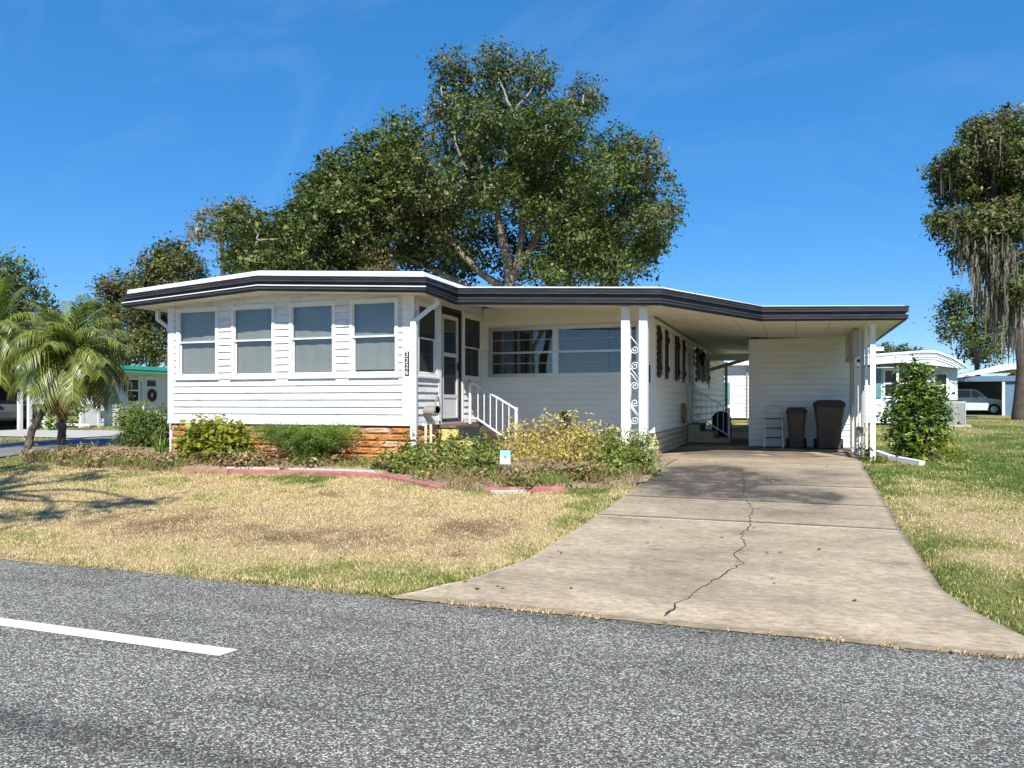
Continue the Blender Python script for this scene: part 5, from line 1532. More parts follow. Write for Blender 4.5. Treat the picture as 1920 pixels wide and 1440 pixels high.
foliage('crown', L_OAK, oak, [(-13.2, 31.0, 9.6, 0.9), (-12.0, 31.2, 11.0, 0.9), (-10.2, 31.6, 9.6, 1.0), (-8.6, 31.8, 8.6, 1.1), (-7.6, 32.2, 7.4, 1.0), (-6.2, 33.0, 8.0, 0.8), (-14.6, 30.6, 8.4, 0.8), (-10.6, 31.8, 7.6, 0.7)], 44, 24, 0.2, 0.16, droop=0.4)
g_ = [(-17.3, 29.4, 8.6, 1.0), (-17.0, 29.2, 7.5, 0.9), (-15.9, 29.0, 9.7, 0.7), (-14.0, 29.6, 8.9, 0.5)]
foliage('browning_spray', L_BROWN, oak, g_, 46, 22, 0.2, 0.15, droop=1.0)

def small_tree(name, label, lobes, base, mat, per, leaves, sig, ln, trunk_r=0.25, bark='darkbark', moss=0, moss_len=(0.4, 1.2), **kw):
    t = thing(name, label, 'tree', base)
    b = MB()
    c = np.array([l[:3] for l in lobes]).mean(0)
    zmin = min(l[2] for l in lobes)
    fork = (base[0] * 0.8 + c[0] * 0.2, base[1] * 0.8 + c[1] * 0.2, base[2] + (c[2] - base[2]) * 0.45)
    nodes = limb(b, [(base[0], base[1], base[2] - 0.3), (base[0] + 0.1, base[1], (base[2] + fork[2]) / 2), fork, tuple(c), (c[0], c[1], max(l[2] for l in lobes) - 0.5)], trunk_r, 0.06, 9, 0.05)[3:]
    twigs(b, lobes, nodes, 0.05)
    b.build('trunk', M[bark], t, smooth=True)
    foliage('crown', mat, t, lobes, per, leaves, sig, ln, **kw)
    if moss:
        P, D, T = clumps(lobes, moss, 1, 0.1)
        k = D[:, 2] < 0.5
        P = P[k]
        strands('moss', L_MOSS, t, P, RNG.uniform(*moss_len, len(P)), RNG.uniform(0.025, 0.08, len(P)), 5, 0.18)
    return t
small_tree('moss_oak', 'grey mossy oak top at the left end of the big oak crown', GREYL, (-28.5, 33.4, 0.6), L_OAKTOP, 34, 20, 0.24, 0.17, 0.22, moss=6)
small_tree('mixed_oak', 'dense brown tinged tree behind the green trimmed house', LT, (-35.4, 35.6, 0.6), L_BROWN, 34, 22, 0.26, 0.2, 0.3, moss=3)
o2 = bpy.data.objects[[o.name for o in bpy.data.objects if o.name.startswith('mixed_oak')][0]]
foliage('crown', L_OAK, o2, LT[:8] + [(x + .4, y, z + .2, r) for x, y, z, r in LT[8:]], 22, 20, 0.26, 0.2)
small_tree('distant_oak', 'hazy green tree at the left edge behind the palms', LE, (-47.5, 36.0, 0.6), L_OAK, 24, 18, 0.3, 0.24, 0.3, moss=3)
small_tree('mossy_cypress', 'tall tree draped in long grey moss at the right edge', RT, (11.15, 46.2, 0.65), L_OAK, 58, 22, 0.2, 0.18, 0.5, 'darkbark', moss=22, moss_len=(0.3, 1.5))
P, D, T = clumps([(9.0, 44.2, 9.4, 1.0), (9.6, 44.1, 8.2, 1.1), (10.0, 44.3, 9.6, 1.1), (10.6, 44.3, 6.6, 0.9), (9.7, 44.3, 7.0, 0.9), (10.2, 44.4, 5.6, 0.8), (9.1, 44.3, 8.2, 0.7)], 95, 1, 0.15)
mt = bpy.data.objects['mossy_cypress']
strands('moss', L_MOSS, mt, P, RNG.uniform(0.5, 2.2, len(P)), RNG.uniform(0.03, 0.09, len(P)), 6, 0.2)
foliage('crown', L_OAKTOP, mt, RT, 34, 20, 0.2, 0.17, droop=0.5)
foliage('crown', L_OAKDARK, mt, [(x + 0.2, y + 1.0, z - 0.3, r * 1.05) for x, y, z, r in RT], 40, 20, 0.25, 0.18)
small_tree('water_oak', 'thin leaved oak behind the right hand neighbour roof', RB, (12.8, 64.2, 0.7), L_OAK, 34, 20, 0.3, 0.22, 0.35, moss=8)
small_tree('distant_pine', 'small far tree top showing over the right hand neighbour roof', FAR, (10.5, 89.8, 0.8), L_OAK, 60, 18, 0.22, 0.22, 0.2)
# oak across the road, out of frame on the left, whose branches shade the near lawn
SHD = [(-5.75, -0.2, 8.0, 0.42), (-5.35, 0.5, 8.1, 0.40), (-6.1, -0.75, 7.9, 0.42), (-5.0, 0.75, 8.0, 0.25), (-8.9, 1.7, 8.0, 0.55), (-8.0, 2.25, 8.2, 0.45), (-8.6, 0.8, 8.1, 0.35), (-10.7, 2.9, 8.0, 0.6), (-9.7, 2.6, 8.2, 0.4), (-9.0, -0.4, 8.8, 1.0), (-10.5, -0.6, 8.4, 1.2), (-9.8, -2.2, 9.2, 1.3)]
small_tree('unseen_roadside_oak', 'unseen roadside oak across the road whose branches shade the near lawn', SHD, (-10.6, -4.0, 0.0), L_OAK, 50, 24, 0.17, 0.13, 0.3)

# ------------------------------------------------------------------ palms
def frond(parent, base, az, el, length, droop, mat, nl=44, ll=0.30, name='frond', twist=0.0):
    d = Vector((math.cos(az) * math.cos(el), math.sin(az) * math.cos(el), math.sin(el)))
    pts = []
    p = Vector(base); v = d.copy()
    K = 14
    for i in range(K + 1):
        pts.append(p.copy())
        v = (v + Vector((0, 0, -droop / K * (0.4 + 1.6 * i / K)))).normalized()
        p = p + v * length / K
    V, Fc, T = [], [], []
    sidev = Vector((-math.sin(az), math.cos(az), 0))
    # rachis as a thin flattened strip pair
    for i in range(K):
        w = 0.014 * (1 - i / K) + 0.003
        a, c = pts[i], pts[i + 1]
        k = len(V)
        V += [a - sidev * w, a + sidev * w, c + sidev * w * .9, c - sidev * w * .9, a + Vector((0, 0, w)), c + Vector((0, 0, w))]
        Fc += [(k, k + 1, k + 2, k + 3), (k, k + 4, k + 5, k + 3)]
        T += [0.9] * 6
    rr = random.Random(random.random())
    for j in range(nl):
        t = 0.10 + 0.90 * j / nl
        fi = t * K; i = min(int(fi), K - 1); q = pts[i].lerp(pts[i + 1], fi - i)
        tg = (pts[i + 1] - pts[i]).normalized()
        up = sidev.cross(tg)
        l = ll * (0.45 + 1.0 * math.sin(math.pi * min(0.15 + t * 0.85, 1.0)) ** 0.7) * rr.uniform(0.85, 1.1)
        for s in (-1, 1):
            dirv = (tg * 0.75 + sidev * s * 0.75 - up * (-0.25) + Vector((rr.uniform(-.1, .1), rr.uniform(-.1, .1), rr.uniform(-.1, .1)))).normalized()
            w = 0.0105 * rr.uniform(0.8, 1.2)
            wv = dirv.cross(up).normalized() * w
            m1 = q + dirv * l * 0.55
            e = q + dirv * l + Vector((0, 0, -l * rr.uniform(0.25, 0.6)))
            k = len(V)
            V += [q - wv * .6, q + wv * .6, m1 + wv, m1 - wv, e]
            Fc += [(k, k + 1, k + 2, k + 3), (k + 3, k + 2, k + 4, k + 4)]
            tt = rr.uniform(0.1, 0.8)
            T += [tt] * 5
    Fc = [f if f[2] != f[3] else f[:3] for f in Fc]
    me = bpy.data.meshes.new(name)
    off = origin_of(parent)
    me.from_pydata([tuple(v - off) for v in V], [], Fc)
    a = me.attributes.new('tint', 'FLOAT', 'POINT')
    a.data.foreach_set('value', T)
    me.materials.append(mat)
    o = bpy.data.objects.new(name, me)
    COL.objects.link(o)
    o.parent = parent
    return o

def palm(label, base, path, crown, nf, fl, nd, seed, trunk_r=0.065):
    random.seed(seed)
    t = thing('date_palm', label, 'palm', base, 'date palms at the left')
    b = MB()
    fine = limb(b, [(base[0], base[1], base[2] - 0.15)] + path + [crown], trunk_r * 1.2, trunk_r, 9, 0.012)
    for i in range(10, len(fine) * 4):
        q = fine[min(i // 4, len(fine) - 1)]
        a = i * 2.4
        p0 = q + Vector((math.cos(a), math.sin(a), 0)) * trunk_r * 0.85
        b.tube([p0, p0 + Vector((math.cos(a) * 0.05, math.sin(a) * 0.05, 0.07))], [0.022, 0.010], 5)
    b.build('trunk', M['palmbark'], t)
    c = Vector(crown)
    for i in range(nf):
        az = i * 2.39996 + random.uniform(-.2, .2)
        el = R(82 - 95 * (i / nf) ** 0.9 + random.uniform(-8, 8))
        frond(t, c + Vector((0, 0, 0.05)), az, el, fl * random.uniform(0.85, 1.12), random.uniform(1.1, 1.9), L_PALM)
    for i in range(nd):
        az = i * 2.1 + seed
        frond(t, c - Vector((0, 0, 0.05)), az, R(random.uniform(-45, -15)), fl * random.uniform(0.75, 1.05), random.uniform(1.8, 3.0), L_DEADPALM, 36, 0.22, 'dead_frond')
    return t
palm('leaning date palm with brown hanging fronds beside the side street', (-15.45, 11.92, 0.45), [(-15.35, 12.0, 0.95), (-14.98, 12.1, 1.6)], (-14.50, 12.25, 2.45), 62, 1.45, 11, 3)
palm('date palm with pale arching fronds cut by the left picture edge', (-17.2, 12.35, 0.48), [(-17.25, 12.35, 1.2), (-17.15, 12.4, 1.9)], (-16.95, 12.35, 2.95), 40, 1.5, 5, 8)
palm('date palm with a dark upright trunk behind the leaning palm', (-16.62, 13.75, 0.5), [(-16.6, 13.75, 1.1), (-16.55, 13.75, 1.7)], (-16.3, 13.75, 2.7), 30, 1.2, 10, 14, 0.08)
random.seed(21)

# ------------------------------------------------------------------ bed plants
def bush(name, label, cat, lobes, mat, per, leaves, sig, ln, base, stems=8, group=None, **kw):
    t = thing(name, label, cat, base, group)
    if stems:
        b = MB()
        for i in range(stems):
            l = random.choice(lobes)
            e = Vector(l[:3]) + Vector((random.gauss(0, .3), random.gauss(0, .3), random.uniform(0, .5))) * l[3]
            s = Vector(base) + Vector((random.uniform(-.15, .15), random.uniform(-.12, .12), -0.06))
            b.tube([s, s.lerp(e, 0.55) + Vector((0, 0, 0.05)), e], [0.012, 0.009, 0.004], 5)
        stuff(b.build('stems', M['stem'], t))
    foliage('foliage', mat, t, lobes, per, leaves, sig, ln, **kw)
    return t
def row(x0, x1, y, z, r, n, jy=0.12, jz=0.05):
    return [(x0 + (x1 - x0) * (i + .5) / n + random.uniform(-.05, .05), y + random.uniform(-jy, jy), z + random.uniform(-jz, jz), r * random.uniform(.85, 1.15)) for i in range(n)]
bush('hedge_shrub', 'clipped green hedge shrub left of the sunroom corner', 'shrub', row(-13.75, -12.45, 12.9, 1.12, 0.30, 5) + row(-13.7, -12.4, 12.8, 0.82, 0.32, 5), L_HEDGE, 520, 14, 0.06, 0.055, (-13.1, 12.9, 0.5), 10, up=0.8)
bush('golden_shrub', 'yellow green broad leaved shrub against the orange blocks', 'shrub', row(-10.35, -9.1, 11.1, 0.92, 0.27, 5) + row(-10.5, -8.95, 11.0, 0.70, 0.26, 6) + [(-9.7, 11.15, 1.13, 0.22), (-9.3, 11.1, 1.08, 0.20), (-10.0, 11.1, 1.08, 0.2)], L_GOLD, 330, 12, 0.07, 0.095, (-9.75, 11.1, 0.55), 12, up=0.9, aspect=0.55)

# feathery asparagus fern: arching plumes with very fine needles
fern = thing('asparagus_fern', 'feathery bright green fern clump with a few stiff blades', 'fern', (-7.75, 11.0, 0.52))
FP, FN, FT = [], [], []
stm = MB()
for i in range(190):
    az = random.uniform(0, 2 * math.pi); L = random.uniform(0.5, 1.0)
    s = Vector((-7.75 + random.gauss(0, 0.16), 11.02 + random.gauss(0, 0.07), 0.52))
    out = Vector((math.cos(az) * 1.0, math.sin(az) * 0.42, 0))
    pts = [s + out * L * t * (0.35 + 0.75 * t) * random.uniform(.95, 1.05) + Vector((0, 0, L * (1.75 * t - 1.2 * t * t))) for t in [j / 8 for j in range(9)]]
    if i % 3 == 0:
        stm.tube(pts, [0.005] * 9, 4)
    for j in range(1, 9):
        k = 30
        q = np.array(pts[j - 1])[None] + (np.array(pts[j]) - np.array(pts[j - 1]))[None] * RNG.uniform(0, 1, (k, 1)) + RNG.normal(size=(k, 3)) * 0.03
        FP.append(q); FT.append(np.full(k, random.uniform(0.15, 0.85)))
q = np.concatenate(FP); q[:, 2] = np.maximum(q[:, 2], 0.47); tt = np.concatenate(FT)
v, f = leaf_quads(q, unit(RNG.normal(size=(len(q), 3)) + np.array([0, 0, .4])), RNG.uniform(0.035, 0.075, len(q)), RNG.uniform(0.006, 0.011, len(q)))
stuff(np_obj('plumes', v, f, L_FERN, fern, {'tint': np.repeat(np.clip(tt + RNG.normal(0, .15, len(q)), 0, 1), 4)}))
stuff(stm.build('stems', M['stem'], fern))

def strap_plant(name, label, base, n, L, w, mat, spread=0.6, cat='plant'):
    t = thing(name, label, cat, base)
    V, Fc, T = [], [], []
    for i in range(n):
        az = random.uniform(0, 2 * math.pi)
        l = L * random.uniform(0.6, 1.1); sp = random.uniform(0.2, 1.0) * spread
        s = Vector(base) + Vector((random.gauss(0, .05), random.gauss(0, .05), -0.04))
        o_ = Vector((math.cos(az), math.sin(az), 0)); sd = Vector((-math.sin(az), math.cos(az), 0))
        k0 = len(V)
        for j in range(6):
            t_ = j / 5
            p = s + o_ * l * sp * t_ ** 1.5 + Vector((0, 0, l * (t_ - 0.35 * sp * t_ * t_)))
            ww = w * (1 - t_ ** 2.2) * 0.5 + 0.001
            V += [tuple(p - sd * ww), tuple(p + sd * ww)]
        for j in range(5):
            Fc.append((k0 + 2 * j, k0 + 2 * j + 1, k0 + 2 * j + 3, k0 + 2 * j + 2))
        T += [random.random()] * 12
    stuff(np_obj('leaves', np.array(V), np.array(Fc), mat, t, {'tint': T}))
    return t
strap_plant('yucca', 'stiff sword leaved plant at the left corner of the sunroom', (-11.55, 11.75, 0.52), 34, 0.55, 0.045, L_FERN)
strap_plant('sword_plant', 'stiff dark blades rising out of the feathery fern', (-7.7, 11.2, 0.55), 16, 0.68, 0.035, L_HEDGE, 0.45)
strap_plant('spiky_grass', 'small dark green tufted plant near the broken red kerb', (-3.45, 10.95, 0.48), 60, 0.22, 0.02, L_FERN, 0.9)

bush('leafy_plant', 'low green leafy clump where the red kerb bends', 'plant', row(-6.15, -5.15, 10.95, 0.60, 0.24, 5) + row(-6.0, -5.2, 11.2, 0.78, 0.2, 4), L_WEED, 380, 12, 0.06, 0.062, (-5.7, 11.0, 0.5), 12, up=0.7)
bush('leafy_plant', 'tangled green weeds in front of the yellow steps', 'plant', row(-5.5, -4.5, 11.5, 0.78, 0.25, 5) + row(-5.3, -4.3, 11.0, 0.62, 0.24, 5), L_WEED, 320, 12, 0.065, 0.055, (-4.9, 11.2, 0.5), 14, up=0.6)
bush('leafy_plant', 'darker green weed clump under the blue yard sign', 'plant', row(-4.75, -3.95, 10.75, 0.55, 0.20, 5) + [(-4.45, 10.8, 0.72, 0.16)], L_HEDGE, 200, 12, 0.06, 0.055, (-4.4, 10.8, 0.48), 10, up=0.6)

def tall_plant(label, base, n, h, mat, seed, heads=0, width=0.3, leaf=0.085):
    random.seed(seed)
    t = thing('tall_weed', label, 'plant', base, 'tall yellowing plants in the bed')
    b = MB(); PP, TT, HD = [], [], []
    for i in range(n):
        s = Vector(base) + Vector((random.gauss(0, width), random.gauss(0, 0.14), -0.05))
        hh_ = h * random.uniform(0.55, 1.1)
        e = s + Vector((random.gauss(0, 0.10), random.gauss(0, 0.06), hh_))
        m = s.lerp(e, 0.5) + Vector((random.gauss(0, .03), random.gauss(0, .03), 0))
        b.tube([s, m, e], [0.006, 0.005, 0.003], 4)
        k = int(34 * hh_ / 0.6)
        tt = np.sort(RNG.uniform(0.12, 1.0, k))
        q = np.where(tt[:, None] < .5, np.array(s)[None] + (np.array(m) - np.array(s))[None] * (tt * 2)[:, None], np.array(m)[None] + (np.array(e) - np.array(m))[None] * ((tt - .5) * 2)[:, None])
        PP.append(q + RNG.normal(size=(k, 3)) * 0.045); TT.append(np.clip(RNG.normal(0.5, 0.22, k), 0, 1))
        if heads and random.random() < heads:
            HD.append(e)
    stuff(b.build('stems', M['stem'], t))
    q = np.concatenate(PP); tt = np.concatenate(TT)
    v, f = leaf_quads(q, unit(RNG.normal(size=(len(q), 3)) * .8 + np.array([0, -.3, .6])), RNG.uniform(leaf * .6, leaf * 1.3, len(q)), RNG.uniform(leaf * .2, leaf * .42, len(q)), 0.5)
    stuff(np_obj('leaves', v, f, mat, t, {'tint': np.repeat(tt, 4)}))
    for e in HD:
        h_ = MB()
        r = random.uniform(0.018, 0.03)
        h_.loft([[(e.x + r * a * math.cos(p), e.y + r * a * math.sin(p), e.z + r * z) for p in [2 * math.pi * i / 7 for i in range(7)]] for a, z in ((0.4, -.7), (1, -.1), (0.9, .5), (0.3, .9))])
        h_.build('flower_head', M['curbtop'], t)
    return t
tall_plant('yellowing leafy plants right of the front railing', (-4.35, 12.9, 0.55), 34, 0.66, L_YELLOW, 31, 0.2)
tall_plant('tallest yellow plants with dry seed heads below the wide window', (-3.75, 12.6, 0.55), 36, 0.85, L_YELLOW, 32, 0.35)
tall_plant('pale yellow leafy plants left of the porch posts', (-3.15, 12.35, 0.55), 40, 0.68, L_YELLOW, 33, 0.3)
tall_plant('green and yellow plants crowding the porch post feet', (-2.55, 12.1, 0.53), 40, 0.62, L_WEED, 34, 0.15, 0.26)
tall_plant('yellow straggling plants in the middle of the bed', (-3.9, 11.9, 0.52), 46, 0.50, L_YELLOW, 35, 0.1, 0.45, 0.07)
random.seed(44)
dk = thing('dark_seed_plant', 'dark withered plant top standing before the porch wall', 'plant', (-3.72, 12.75, 0.6))
MB().tube([(-3.74, 12.75, 0.55), (-3.70, 12.76, 1.1), (-3.66, 12.75, 1.45)], [0.008, 0.007, 0.004], 5).build('stem', M['stem'], dk)
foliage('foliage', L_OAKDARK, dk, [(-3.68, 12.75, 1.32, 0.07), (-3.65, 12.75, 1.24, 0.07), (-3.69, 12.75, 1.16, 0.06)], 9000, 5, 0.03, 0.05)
bush('flowering_shrub', 'leafy green shrub with tiny white flowers at the driveway edge', 'shrub', row(-2.75, -2.05, 11.75, 0.72, 0.20, 4) + row(-2.6, -2.0, 11.5, 0.58, 0.2, 4) + [(-2.15, 11.9, 0.9, 0.15)], L_WEED, 480, 13, 0.055, 0.06, (-2.4, 11.7, 0.5), 10, up=0.7)
bush('tall_shrub', 'tall dense glossy green shrub right of the carport post', 'shrub', [(1.95, 15.3, 0.95, .36), (2.2, 15.2, 0.95, .38), (1.88, 15.3, 1.35, .30), (2.15, 15.2, 1.4, .38), (2.38, 15.3, 1.3, .26), (1.92, 15.3, 1.75, .26), (2.15, 15.3, 1.8, .30), (2.35, 15.3, 1.65, .22), (2.05, 15.3, 2.12, .2), (2.25, 15.3, 2.08, .15)], L_SHRUB, 760, 13, 0.075, 0.085, (2.1, 15.3, 0.52), 12, up=0.9, aspect=0.4)
bush('small_shrub', 'low yellow green shrub at the foot of the tall shrub', 'shrub', row(1.95, 2.75, 14.75, 0.68, 0.20, 5) + row(2.0, 2.65, 14.7, 0.86, 0.15, 4), L_GOLD, 230, 11, 0.06, 0.05, (2.35, 14.75, 0.52), 8, up=0.6)
bush('leafy_plant', 'reddish weeds at the foot of the carport post', 'plant', [(1.28, 15.1, 0.68, .14), (1.22, 15.3, 0.62, .14), (1.45, 14.7, 0.58, .12), (1.25, 14.75, 0.56, .12)], L_BROWN, 400, 8, 0.05, 0.06, (1.3, 15.0, 0.52), 6)
strap_plant('weed_tuft', 'bright green weed tuft where the driveway meets the carport post', (1.42, 14.35, 0.52), 110, 0.20, 0.016, L_GOLD, 1.0)

# dry weeds and leaf litter over the bed
n = 15000
x = RNG.uniform(-14.2, -2.0, n); y = bed_edge(x) + np.where((x > -9.8) & (x < -4.6), 0.2, -0.06) + RNG.uniform(0, 1.1, n)
dens = fbm(x * 1.6, y * 1.6, 91)
k = (dens > 0.36) & ~((x < -5.95) & (x > -11.2) & (y > 11.4))
x, y = x[k], y[k]
zz = G(y) + 0.02 + 0.08 * np.clip((y - bed_edge(x)) / 0.25, 0, 1)
dry = 0.2 + 0.6 * fbm(x * 0.9, y * 0.9, 92)
blades('dry_weeds', x, y, zz, RNG.uniform(0.04, 0.17, len(x)) * (0.35 + 1.1 * fbm(x * 4, y * 4, 95)), RNG.uniform(0.006, 0.013, len(x)), RNG.uniform(0.3, 0.96, len(x)), np.clip(RNG.normal(0.45, 0.25, len(x)), 0, 1), L_DRY,
       'dry tan weeds and stalks filling the planted bed', 'weeds')
n = 15000
x = RNG.uniform(-14.6, -2.05, n); y = bed_edge(x) + np.where((x > -9.8) & (x < -4.6), 0.2, -0.04) + RNG.uniform(0, 1.0, n)
k = (fbm(x * 1.1, y * 1.4, 93) > 0.5) & ~((x < -5.95) & (x > -11.2) & (y > 11.4)); x, y = x[k], y[k]
blades('green_weeds', x, y, G(y) + 0.09, RNG.uniform(0.05, 0.17, len(x)), RNG.uniform(0.007, 0.014, len(x)), RNG.uniform(0.1, 0.8, len(x)), np.clip(RNG.normal(0.5, 0.2, len(x)), 0, 1), L_WEED,
       'scattered low green weeds growing through the planted bed', 'weeds')

# tangles of withered leaves lying over the bed
DL_ = []
for i in range(80):
    x = random.uniform(-13.9, -2.5)
    y = float(bed_edge(x)) + random.uniform(0.30 if -9.8 < x < -4.5 else 0.05, 0.8)
    if random.random() < (0.6 if x > -6 else 0.3):
        continue
    if -11.2 < x < -5.9 and y > 11.3:
        continue
    DL_.append((x, y, float(G(y)) + 0.14, random.uniform(0.12, 0.24)))
DL_ += [(-9.1 + i * 0.13, 10.75 + 0.05 * (i % 3), 0.56, 0.20) for i in range(6)] + [(-3.1 + i * 0.12, 10.75, 0.55, 0.2) for i in range(5)]
o = foliage('withered_plants', L_DRY, None, DL_, 520, 11, 0.06, 0.055, up=0.5, squash=0.7)
tag(o, 'tangled withered tan leaves lying across the planted bed', 'weeds', None, 'stuff')
o = foliage('leafy_ground_cover', L_WEED, None, [(x + 0.2, y - 0.05, z, r * 0.8) for x, y, z, r in DL_[::2] if x > -7] + [(-5.2 + 0.25 * i, 10.3 + 0.12 * (i % 3), 0.50, 0.17) for i in range(8)] + [(-2.75 + 0.13 * i, 10.75 + 0.18 * i, 0.52, 0.16) for i in range(5)], 420, 10, 0.055, 0.05, up=0.6, squash=0.7)
tag(o, 'low green leafy weeds mixed among withered plants in the bed', 'weeds', None, 'stuff')
# ------------------------------------------------------------------ neighbouring houses
def lapwall(name, tf, a0, a1, z0, z1, ex, mat, parent, proud=0.02):
    """distant lap siding too fine to tell apart: one stepped sheet"""
    prof = [(-0.1, z0)]
    z = z0
    while z < z1 - 1e-6:
        e = min(z + ex, z1)
        prof += [(proud, z), (0.0, e)]
        z = e
    prof.append((-0.1, z1))
    b = MB(tf)
    b.loft([[(a, n_, zz) for n_, zz in prof] for a in (a0, a1)])
    return b.build(name, mat, parent)
def simple_window(tf, a0, a1, z0, z1, parent, glass='carglass', mid=True):
    w = rect_frame(MB(tf), a0, a1, z0, z1, 0.07, 0.012, 0.06).build('window', M['trim'], parent)
    MB(tf).box(a0 + 0.05, a1 - 0.05, 0.008, 0.03, z0 + 0.05, z1 - 0.05).build('pane', M[glass], w)
    if mid:
        MB(tf).box(a0 + 0.05, a1 - 0.05, 0.03, 0.055, (z0 + z1) / 2 - 0.03, (z0 + z1) / 2 + 0.03).build('meeting_rail', M['trim'], w)
    return w
# --- green trimmed house across the side street
gh = thing('green_trim_house', 'pale house with mint green roof edge across the side street', 'house', (-27, 26, 0.6))
gs = side(-27.0)
lapwall('wall', gs, 23.9, 34.0, 0.55, 2.95, 0.2, M['palewall'], gh)
MB().box(-33, -27.1, 34.0, 34.1, 0.55, 2.95).build('rear_wall', M['palewall'], gh)
MB().box(-33, -27.1, 16.0, 16.1, 0.55, 2.6).build('carport_end_wall', M['palewall'], gh)
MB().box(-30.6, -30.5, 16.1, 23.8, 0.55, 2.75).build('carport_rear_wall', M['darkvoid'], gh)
MB().box(-33, -26.40, 23.35, 34.6, 2.98, 3.12).build('roof', M['roof'], gh)
MB().loft([[(-26.38, y, 2.84), (-26.33, y, 2.84), (-26.33, y, 2.96), (-26.30, y, 2.97), (-26.30, y, 3.13), (-26.38, y, 3.13)] for y in (23.9, 34.6)]).build('roof_edge', M['green_trim'], gh)
MB().loft([[(-26.36, 23.9, z0_), (-26.95, 23.30, z0_), (-26.98, 23.34, z0_), (-26.40, 23.94, z0_)] for z0_ in (2.84, 3.13)]).build('roof_edge', M['green_trim'], gh)
MB().loft([[(-26.6, y, 2.60), (-26.55, y, 2.60), (-26.55, y, 2.76), (-26.6, y, 2.76)] for y in (16.0, 23.3)]).build('roof_edge', M['green_trim'], gh)
MB().box(-33, -26.62, 16.0, 23.3, 2.66, 2.80).build('carport_roof', M['palewall'], gh)
simple_window(gs, 25.45, 26.15, 1.55, 2.62, gh)
dd = rect_frame(MB(gs), 26.45, 27.2, 0.75, 2.72, 0.06, 0.012, 0.05).build('door', M['trim'], gh)
MB(gs).box(26.51, 27.14, 0.008, 0.03, 0.8, 2.66).build('door_leaf', M['palewall'], dd)
MB(gs).box(26.58, 27.07, 0.03, 0.036, 2.28, 2.55).build('pane', M['carglass'], dd)
wr = thing('door_wreath', 'dark red wreath on the door of the green trimmed house', 'wreath', (-26.93, 26.83, 1.9))
ring = [(-26.92, 26.83 + 0.17 * math.cos(a), 1.88 + 0.21 * math.sin(a)) for a in [2 * math.pi * i / 20 for i in range(21)]]
MB().tube(ring, 0.075, 7).build('ring', M['wreath'], wr)
MB().bar((-26.9, 26.0, 2.72), (-26.9, 26.3, 2.45), 0.06, 0.06).bar((-26.9, 26.3, 2.47), (-26.9, 26.3, 0.8), 0.06, 0.06, (0, 1, 0)).build('downspout', M['trim'], gh)
for y in (20.35, 20.72, 21.35, 21.75, 22.15, 22.95, 23.75):
    MB().box(-26.72, -26.60, y - 0.07, y + 0.07, 0.55, 2.66).build('column', M['trim'], gh)
MB().box(-26.70, -26.62, 22.22, 23.68, 1.85, 1.95).build('mid_rail', M['trim'], gh)
MB().box(-26.70, -26.62, 23.0, 23.68, 0.62, 1.30).build('low_panel', M['trim'], gh)
MB().bar((-26.6, 22.0, 0.72), (-26.2, 22.9, 0.66), 0.2, 0.10).build('ramp_board', M['trim'], gh)
# parked car nose under that carport, only a dark shape between the columns
def car(name, label, cx, cy, z0, heading, paint_m, L=4.5, W=1.8, H=1.62):
    t = thing(name, label, 'car', (cx, cy, z0))
    prof = [(-0.5, .30), (-0.5, .52), (-0.47, .60), (-0.44, .63), (-0.36, .93), (-0.30, .985), (0.02, 1.0), (0.10, .96), (0.235, .64), (0.42, .575), (0.475, .50), (0.50, .38), (0.497, .22), (0.46, .17), (-0.47, .17)]
    ca, sa = math.cos(heading), math.sin(heading)
    def tf(l, s, h): return (cx + ca * l * L - sa * s * W, cy + sa * l * L + ca * s * W, z0 + h * H)
    b = MB(tf)
    rings = []
    for s in (-0.5, -0.47, -0.40, 0.40, 0.47, 0.5):
        k = abs(s)
        sh = 1.0 if k < 0.45 else (0.985 if k < 0.49 else 0.95)
        rings.append([(l * sh, s * (1.0 if h < .63 else 0.86), h if h < .63 else .63 + (h - .63) * (1.0 if k < 0.45 else 0.97)) for l, h in prof])
    b.loft(rings)
    body = b.build('body', paint_m, t, bevel=0.02)
    for s in (-1, 1):
        g = MB(tf)
        y0, y1 = s * 0.437, s * 0.452
        for quad in ([(-0.405, .67), (-0.335, .92), (-0.20, .945), (-0.20, .67)], [(-0.18, .67), (-0.18, .945), (0.0, .945), (0.02, .67)], [(0.035, .67), (0.02, .94), (0.085, .925), (0.195, .67)]):
            g = MB(tf)
            g.loft([[(l, y0, h) for l, h in quad], [(l, y1, h) for l, h in quad]])
            g.build('side_window', M['carglass'], t)
        for l in (-0.31, 0.31):
            ww = MB(tf).loft([[(l + 0.082 * math.cos(a), s * d, .21 + 0.21 * math.sin(a)) for a in [2 * math.pi * i / 20 for i in range(20)]] for d in (0.40, 0.51)]).build('wheel', M['rubber'], t)
            MB(tf).loft([[(l + 0.05 * math.cos(a), s * d, .21 + 0.128 * math.sin(a)) for a in [2 * math.pi * i / 14 for i in range(14)]] for d in (0.50, 0.515)]).build('rim', M['alu'], ww)
        MB(tf).loft([[(0.455, s * 0.30, .44), (0.485, s * 0.44, .44), (0.47, s * 0.45, .51), (0.45, s * 0.30, .52)], [(0.50, s * 0.29, .43), (0.492, s * 0.43, .43), (0.482, s * 0.44, .49), (0.49, s * 0.29, .50)]]).build('headlight', M['carglass'], t)
        MB(tf).box(0.10, 0.14, s * 0.50 if s > 0 else -0.58, 0.58 if s > 0 else -0.50, .62, .70).build('side_mirror', paint_m, t)
    g = MB(tf)
    g.loft([[(0.105, s, .945), (0.225, s, .66), (0.235, s, .665), (0.115, s, .955)] for s in (-0.38, 0.38)])
    g.build('windscreen', M['carglass'], t)
    return t
